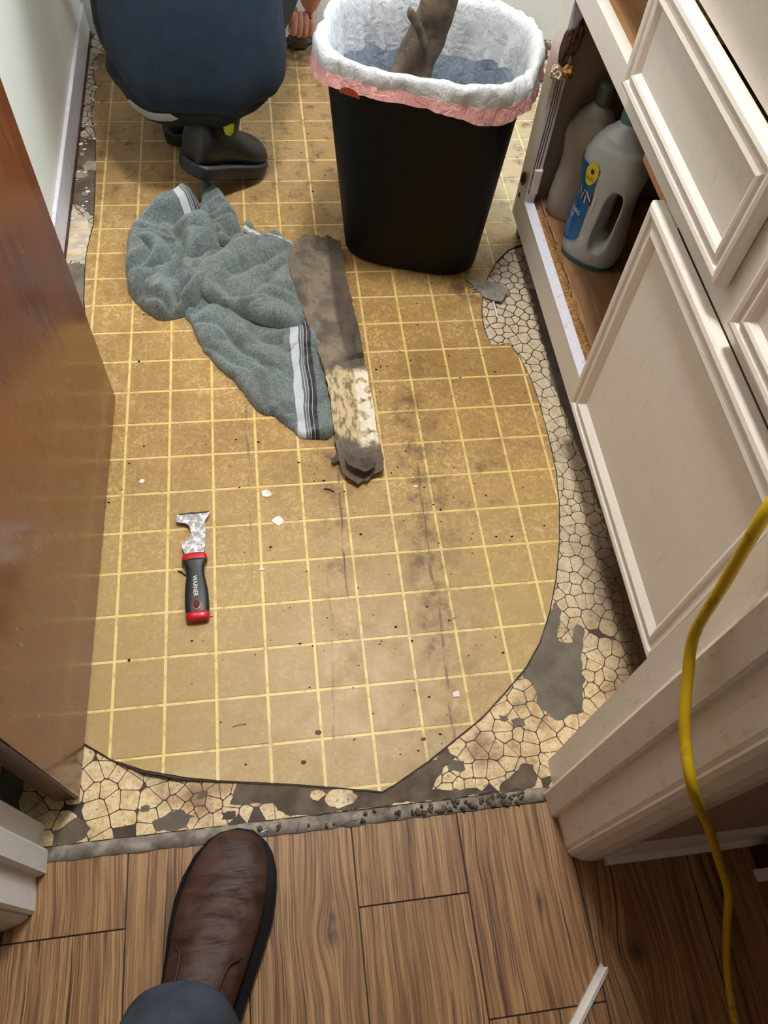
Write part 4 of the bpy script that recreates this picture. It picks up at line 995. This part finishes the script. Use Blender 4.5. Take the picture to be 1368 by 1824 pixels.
# ================================================================ yellow cord
cps = [(.93, .20, .838), (.86, .12, .842), (.775, .02, .838), (.742, -.08, .815), (.690, -.19, .785), (.636, -.275, .745), (.610, -.303, .724), (.610, -.320, .643), (.609, -.334, .581), (.609, -.358, .548), (.607, -.398, .515), (.6145, -.4425, .482), (.668, -.4605, .382), (.739, -.480, .237), (.774, -.512, .165), (.793, -.548, .095), (.806, -.60, .03), (.809, -.659, .0045), (.81, -.74, .0035), (.78, -.86, .0035)]
cord = obj('extension_cord', tube(spline(cps, 10), .0050, 14), M['cable'], smooth=True); tag(cord, 'thick scuffed yellow cord hanging past the door jamb down to the plank floor', 'cord')
# ================================================================ hall things
sk = bmesh.new(); a = uz(1078, 1724, .008); b = uz(1024, 1830, .008); b = a + (b - a) * 1.35; d = (b - a).normalized(); s_ = Vector((d.y, -d.x, 0))
pr_ = [(-.0065, 0), (-.0065, .006), (-.002, .0085), (.0015, .0062), (.0065, .006), (.0065, 0)]
rings([[p + s_ * u * k_ + Vector((0, 0, -.008 + v)) + d * (.004 * math.sin(i * 2.1)) * (1 if k_ < 1.01 and p is a else 0) for i, (u, v) in enumerate(pr_)] for p, k_ in ((a, 1), (a.lerp(b, .5), 1.02), (b, 1.0))], True, sk)
tag(obj('trim_stick', sk, M['paintedstick']), 'short broken length of white painted moulding lying on the plank floor', 'moulding')
br = thing('broken_board', 'dark red-brown board with a chipped white painted edge at the right of the doorway', 'board', (.98, -.46, 0))
part('board', prism([(.905, -.456), (1.10, -.456), (1.10, -.480), (.908, -.480)], .004, .05), 'mahog', br)
part('painted_edge', sheet(jag([Vector(p) for p in ((.902, -.482), (1.10, -.482), (1.10, -.496), (.905, -.497))], .006, .0015, 60, 3), .01, lambda q, d: .012, lambda q, d: 0), 'trim', br)
pb = thing('paint_pail', 'round white container on the dark planks cut off by the right edge', 'bucket', (1.005, -.560, 0))
part('pail_body', rings([sup(1.005, -.56, z, r, r, 2, 40) for z, r in ((0, .055), (.003, .058), (.09, .062), (.092, .065), (.098, .065), (.098, .060), (.01, .055))]), 'white_pl', pb, True)
# ================================================================ crouching worker
wk = thing('person', 'person crouching with back turned in a navy shirt and dark trousers scraping the floor', 'person', (.16, 1.15, 0))
bn = [  # x, y, z, radius
 (.158, 1.15, .285, .135), (.165, 1.19, .38, .125), (.175, 1.25, .49, .125), (.185, 1.31, .60, .14), (.19, 1.37, .68, .075), (.195, 1.42, .72, .055),   # pelvis .. neck 5
 (.20, 1.455, .765, .072), (.205, 1.475, .83, .078), (.205, 1.47, .88, .055),                                                                    # head 6-8
 (.065, 1.17, .265, .085), (.03, 1.30, .33, .078), (.035, 1.42, .40, .06), (.05, 1.36, .24, .052), (.07, 1.29, .10, .038),                          # left leg 9-13
 (.255, 1.17, .265, .085), (.315, 1.28, .33, .078), (.345, 1.38, .40, .06), (.285, 1.26, .26, .052), (.205, 1.13, .17, .036),                         # right leg 14-18
 (.335, 1.33, .62, .06), (.41, 1.40, .50, .045), (.475, 1.47, .335, .038), (.455, 1.52, .245, .031), (.425, 1.56, .155, .024, .020), (.408, 1.575, .125, .034, .022),   # right arm 19-24
 (.04, 1.33, .62, .06), (-.03, 1.40, .50, .045), (-.02, 1.48, .36, .038), (.03, 1.53, .25, .030), (.06, 1.55, .20, .024), (.075, 1.56, .165, .03, .02)]  # left arm 25-30
be = [(0, 1), (1, 2), (2, 3), (3, 4), (4, 5), (5, 6), (6, 7), (7, 8), (0, 9), (9, 10), (10, 11), (11, 12), (12, 13), (0, 14), (14, 15), (15, 16), (16, 17), (17, 18), (3, 19), (19, 20), (20, 21), (21, 22), (22, 23), (23, 24), (3, 25), (25, 26), (26, 27), (27, 28), (28, 29), (29, 30)]
skin_obj('body', bn, be, M['skin'], wk)
def fingers(name, root, dirs, mat=M['skin']):
    nodes, edges = [], []
    for r0, segs in dirs:
        nodes = [(*r0, .0095)]; e = []
        for i, (p, r) in enumerate(segs): nodes.append((*p, r)); e.append((i, i + 1))
        skin_obj(name, nodes, e, mat, wk, 2)
fg = []
for k in range(4):
    x0 = .424 - .0142 * k; L = (1.0, 1.06, 1.0, .84)[k]; y0 = 1.572 - .002 * k
    fg.append(((x0, y0 - .004, .122), [((x0 - .001, y0 - .017, .098), .0086), ((x0 - .004, y0 - .014, .098 - .028 * L), .0088), ((x0 - .010, y0 + .006, .098 - .036 * L), .0080), ((x0 - .012, y0 + .016, .078), .0072)]))
fg.append(((.386, 1.572, .128), [((.372, 1.568, .108), .0105), ((.372, 1.570, .085), .0095), ((.380, 1.578, .068), .0085)]))
fingers('finger', None, fg)
fg = [((.085 - .012 * k, 1.565, .165), [((.085 - .013 * k, 1.58, .14), .0085), ((.084 - .013 * k, 1.59, .118), .0078), ((.083 - .013 * k, 1.585, .100), .007)]) for k in range(4)]
fg.append(((.092, 1.56, .17), [((.105, 1.565, .15), .009), ((.108, 1.575, .132), .008)]))
fingers('finger', None, fg)
# head details and hair
hb_ = bmesh.new(); bmesh.ops.create_uvsphere(hb_, u_segments=24, v_segments=16, radius=1)
for v in hb_.verts: v.co = Vector((.204 + v.co.x * .084, 1.462 + v.co.y * .098, .842 + v.co.z * .088)) + Vector((0, 0, .004 * noise.noise(v.co * 9)))
bmesh.ops.delete(hb_, geom=[f for f in hb_.faces if f.calc_center_median().y > 1.50 and f.calc_center_median().z < .875], context='FACES')
part('hair', hb_, 'hair', wk, True)
part('nose', lump((.206, 1.562, .80), (.011, .016, .018), amp=.05), 'skin', wk, True)
for s in (-1, 1):
    part('ear', lump((.204 + s * .084, 1.47, .81), (.010, .016, .026), amp=.1), 'skin', wk, True)
    part('eye', lump((.206 + s * .030, 1.546, .828), (.012, .008, .008), amp=0), 'white', wk, True)
part('mouth', lump((.206, 1.545, .765), (.022, .008, .006), amp=.05), plain('lips', (170, 96, 88), .5), wk, True)
# trousers: seat and legs
tn = [(.158, 1.145, .275, .11, .11), (.165, 1.175, .36, .12, .12), (.060, 1.16, .262, .088), (.022, 1.30, .33, .090), (.030, 1.425, .40, .072), (.050, 1.36, .24, .064), (.068, 1.30, .12, .055),
      (.258, 1.16, .262, .088), (.318, 1.28, .33, .090), (.348, 1.385, .40, .072), (.288, 1.26, .26, .064), (.222, 1.16, .185, .055)]
te = [(0, 1), (0, 2), (2, 3), (3, 4), (4, 5), (5, 6), (0, 7), (7, 8), (8, 9), (9, 10), (10, 11)]
skin_obj('trousers', tn, te, M['pants'], wk)
# shirt: rings along the bent back, loose hem, sleeves
sh = bmesh.new(); rs = []
SZ = .012
SC = [  # centre x,y,z ; half width ; half depth ; tilt of the ring
 (.172, 1.120, .236, .170, .150), (.170, 1.120, .246, .180, .160), (.168, 1.128, .275, .184, .166), (.166, 1.145, .325, .184, .164), (.168, 1.17, .38, .184, .155), (.175, 1.21, .46, .184, .140), (.182, 1.27, .56, .192, .132), (.188, 1.32, .63, .185, .115), (.19, 1.36, .685, .12, .085), (.193, 1.385, .71, .075, .07)]
side = Vector((1, -.03, 0)).normalized()
SD = [(0, -.120, -.052), (0, -.130, -.050), (0, -.145, -.030), (0, -.152, .010), (0, -.148, .045), (0, -.130, .070), (0, -.115, .070), (0, -.105, .06), (0, -.08, .04), (0, -.065, .03)]
def shring(k, n=72):
    x, y, z, w_, d_ = SC[k]; dv = Vector(SD[k]); ring = []
    for i in range(n):
        a = 2 * math.pi * i / n; c, s = math.cos(a), math.sin(a)
        p = Vector((x - .004, y, z + SZ)) + side * (w_ * .955) * math.copysign(abs(c) ** .88, c) + dv * math.copysign(abs(s) ** .88, s)
        p += (side * c + dv.normalized() * s) * (.006 * noise.noise(Vector((c * 3, s * 3, z * 5))) + .005 * math.sin(a * 7 + z * 24 + 2 * noise.noise(Vector((c, s, z * 4)))) * max(0, 1 - k / 7))
        ring.append(p)
    return ring
rs = [shring(k) for k in range(len(SC))]
inner = [[p.lerp(Vector(SC[k][:3]), .03) for p in rs[k]] for k in (2, 1, 0)]
part('shirt', rings(inner + rs, False, sh), 'shirt', wk, True)
R0 = shring(1); c0 = Vector(SC[0][:3]); seat = []
for sc_, dz, dx in ((.90, .03, -.004), (.965, .004, -.010), (.975, -.012, -.014), (.93, -.030, -.016), (.80, -.050, -.012), (.5, -.068, -.004), (.15, -.074, 0)):
    seat.append([c0 + (p - c0) * sc_ + Vector((dx, 0, dz)) for p in R0])
part('trouser_seat', rings(seat), 'pants', wk, True)
wbm = bmesh.new(); wa = []
for sc_, dz in ((.995, -.004), (.992, -.015), (.975, -.022)):
    wa.append([c0 + (R0[i] - c0) * sc_ + Vector((-.0125, 0, dz - .012 * math.sin(math.pi * (i - 38) / 17) * 0)) for i in range(20, 29)])
mid = wa[1]
for k in (0, 8):
    for r_ in wa: r_[k] = mid[k].copy()
part('waistband', rings(wa, False, wbm, False), 'waist', wk, True)
for pts, r in (([(.30, 1.32, .63), (.36, 1.355, .585), (.40, 1.39, .53), (.425, 1.42, .47)], (.085, .074, .066, .070)), ([(.075, 1.32, .63), (.02, 1.355, .585), (-.02, 1.39, .53), (-.035, 1.42, .47)], (.085, .074, .066, .070))):
    sp_ = spline(pts, 3); rr_ = [r[min(3, int(i / len(sp_) * 4))] for i in range(len(sp_))]; part('sleeve', tube(sp_, rr_, 24), 'shirt', wk, True)
# waistband peeping out under the hem
wbn = bmesh.new(); A = []
for dz, off in ((0, 0), (.016, .002)):
    A.append([Vector(uz(x, y, .232 + dz * .2)) for x, y in ()])
# boots
def shoe(pfx, heel, toe, length_w, up=Vector((0, 0, 1)), zr=0, parent=wk, sole='rubber', upper='blackleather', hl=.105, tall=True, scale=1.0):
    ax = (toe - heel); L = ax.length; ax.normalize(); sd = ax.cross(up).normalized(); u = sd.cross(ax).normalized(); W = length_w
    prof = [(0, .55, .80), (.03, .74, .98), (.10, .84, 1.0), (.22, .86, 1.0), (.34, .86, .98), (.45, .90, .86), (.55, .96, .72), (.68, 1.04, .58), (.80, 1.04, .52), (.90, .92, .46), (.96, .70, .38), (.995, .40, .26)]
    rs = []
    for f, w_, h_ in prof:
        c = heel + ax * L * f; r = []
        for k in range(28):
            a = 2 * math.pi * k / 28; x = math.cos(a); y = math.sin(a)
            hh_ = hl * h_; yy = (.5 + .5 * y); nw = 1 - .45 * max(0, yy - .35) ** 1.2 * (1 if f < .5 else .8)
            r.append(c + sd * W * w_ * math.copysign(abs(x) ** .8, x) * nw + u * (.016 + hh_ * yy))
        rs.append(r)
    part('shoe_upper', rings(rs), upper, parent, True)
    so = []
    out = []
    NS = 40
    for i in range(NS):
        a = 2 * math.pi * i / NS; f = .5 - .515 * math.cos(a); wv = 0
        for (p, q, _), (p2, q2, _) in zip(prof, prof[1:]):
            if p <= min(max(f, 0), .994) <= p2: wv = q + (q2 - q) * (f - p) / (p2 - p)
        wv = max(wv, .0) * min(1, abs(math.sin(a)) * 2.2) ** .6; out.append((f, W * wv * 1.05 * (1 if a < math.pi else -1)))
    for z_, k_ in ((0, .96), (.003, 1.0), (.022, 1.02), (.027, 1.0)): so.append([heel + ax * L * f + sd * w_ * k_ + u * z_ for f, w_ in out])
    part('shoe_sole', rings(so), sole, parent, True)
    return ax, sd, u
h1 = Vector((.118, 1.000, .075)); t1 = Vector((.262, 1.125, .0055))
ax1, sd1, u1 = shoe('r', h1, t1, .052)
# lime sock at the ankle and lower shin
part('sock', tube([h1 + ax1 * .066 + u1 * .085, h1 + ax1 * .07 + u1 * .125], [.030, .031], 20), 'green', wk, True)
part('shoe_collar', rings([[h1 + ax1 * (.062 + .052 * math.cos(a)) + sd1 * .040 * math.sin(a) + u1 * z for a in [2 * math.pi * k / 28 for k in range(28)]] for z in (.09, .118, .122, .10)], False), 'blackleather', wk, True)
part('sock', lump((.213, 1.016, .165), (.011, .008, .018), seed=2, amp=.1), 'green', wk, True)
shoe('l', Vector((.098, 1.19, .012)), Vector((.075, 1.44, .0055)), .046)
# torn flooring clump held against a scraper blade in the hand
hsn = thing('hand_scraper', 'muddy scraper gripped in the fist of the crouching person at the back wall', 'scraper', (.40, 1.62, 0))
part('scraper_handle', tube(spline([(.425, 1.560, .112), (.405, 1.575, .085), (.392, 1.590, .062), (.388, 1.600, .048)], 4), .010, 12), 'rot', hsn, True)
part('scraper_blade', prism([(.372, 1.60), (.412, 1.60), (.418, 1.645), (.384, 1.645)], .012, .046), plain('muddy_steel', (86, 76, 62), .5, .3, 80), hsn)
cl = lump((.395, 1.637, .014), (.040, .018, .010), seed=3, amp=.6)
tag(obj('scraped_clump', cl, plain('black_clump', (44, 42, 38), .6, .6, 100)), 'black clump of scraped-up adhesive under the scraper by the back wall', 'scrap')
# ================================================================ photographer's boot and trouser leg
ph = thing('person', 'leg of a standing person in slate-blue trousers and a brown leather slip-on boot', 'person', (.12, -.60, 0))
BT = Vector((.188, -.350, 0)); BD = Vector((-.29, -.957, 0)).normalized(); BS = Vector((-BD.y, BD.x, 0))   # toe, toward the heel, to the right
BS = Vector((.957, -.29, 0))
BL = [  # along, half width left, half width right, height
 (.000, .012, .012, .030), (.006, .026, .024, .040), (.018, .038, .034, .050), (.040, .049, .044, .056), (.070, .056, .050, .061), (.100, .058, .052, .066), (.135, .055, .050, .073), (.165, .050, .047, .083), (.195, .046, .044, .098), (.215, .044, .042, .118), (.235, .043, .041, .135), (.265, .041, .039, .14), (.285, .034, .032, .135), (.296, .018, .018, .12)]
rs = []
for i, (l, a_, b_, h_) in enumerate(BL):
    c = BT + BD * l; r = []
    for k in range(48):
        a = 2 * math.pi * k / 48; x = math.cos(a); y = math.sin(a); yy = .5 + .5 * math.copysign(abs(y) ** .8, y)
        w_ = (b_ if x > 0 else a_) * math.copysign(abs(x) ** .75, x) * (1 - .38 * max(0, yy - .4) ** 1.2)
        cre = .0022 * math.sin(l * 210 + x * 2.4 + 1.5 * math.sin(x * 3)) * max(0, 1 - abs(l - .115) / .07) * max(0, y)
        r.append(c + BS * w_ + Vector((0, 0, .014 + (h_ - .014) * yy + cre)))
    rs.append(r)
dens = []
for i in range(len(rs) - 1):
    for s in range(4):
        t = s / 4; l = BL[i][0] + (BL[i + 1][0] - BL[i][0]) * t; ring = []
        for k in range(48):
            P0 = rs[max(i - 1, 0)][k]; P1 = rs[i][k]; P2 = rs[i + 1][k]; P3 = rs[min(i + 2, len(rs) - 1)][k]
            p = .5 * ((2 * P1) + (P2 - P0) * t + (2 * P0 - 5 * P1 + 4 * P2 - P3) * t * t + (3 * P1 - P0 - 3 * P2 + P3) * t ** 3)
            x = (k / 48 * 2 * math.pi); c = math.cos(x)
            p.z += .0018 * math.sin(l * 250 + 3.5 * noise.noise(Vector((c * 2, l * 14, 0))) + 2 * c) * 2.6 * max(0, 1 - abs(l - .10) / .085) * max(0, math.sin(x)) ** .6
            ring.append(p)
        dens.append(ring)
dens.append(rs[-1])
part('boot_upper', rings(dens), 'leather', ph, True)
so = []
oo = [(l, -a_ * 1.10 - .003) for l, a_, b_, h_ in BL] + [(l, b_ * 1.13 + .005) for l, a_, b_, h_ in reversed(BL)]
oo[0] = (-.004, -.010); oo[-1] = (-.005, .012)
for z_, k_ in ((0, .97), (.003, 1), (.016, 1.02), (.020, 1.0)): so.append([BT + BD * l + BS * w_ * k_ + Vector((0, 0, z_)) for l, w_ in oo])
part('boot_sole', rings(so), 'rubber', ph, True)
st = bmesh.new()
for sgn in (-1, 1):
    pts = [BT + BD * l + BS * sgn * w_ + Vector((0, 0, z_)) for l, w_, z_ in ((.150, .040, .066), (.160, .030, .082), (.185, .026, .094), (.21, .027, .112), (.235, .03, .124))]
    tube(spline(pts, 4), .0013, 6, st)
part('elastic_seam', st, plain('seam_brown', (60, 34, 26), .6), ph, True)
lg = spline([(.127, -.572, .140), (.124, -.594, .165), (.120, -.64, .22), (.114, -.70, .38), (.118, -.73, .50), (.13, -.74, .66), (.15, -.76, .84)], 6)
rr_ = []
for i in range(len(lg)):
    f = i / (len(lg) - 1); rr_.append(.066 + .024 * f)
tr = tube(lg, rr_, 40)
for v in tr.verts:
    c = v.co; v.co += Vector((1, .3, 0)) * .006 * noise.noise(Vector((c.x * 14, c.y * 14, c.z * 22))) + Vector((0, .0, .008 * noise.noise(Vector((c.x * 20, c.y * 20, 3)))))
part('trouser_leg', tr, 'trouser', ph, True)
hm = bmesh.new(); hr = [p.co.copy() for p in []]
skin_obj('leg', [(.124, -.61, .13, .042), (.118, -.65, .26, .050), (.116, -.71, .44, .058), (.13, -.74, .62, .065), (.15, -.76, .80, .072)], [(0, 1), (1, 2), (2, 3), (3, 4)], M['skin'], ph, 1)
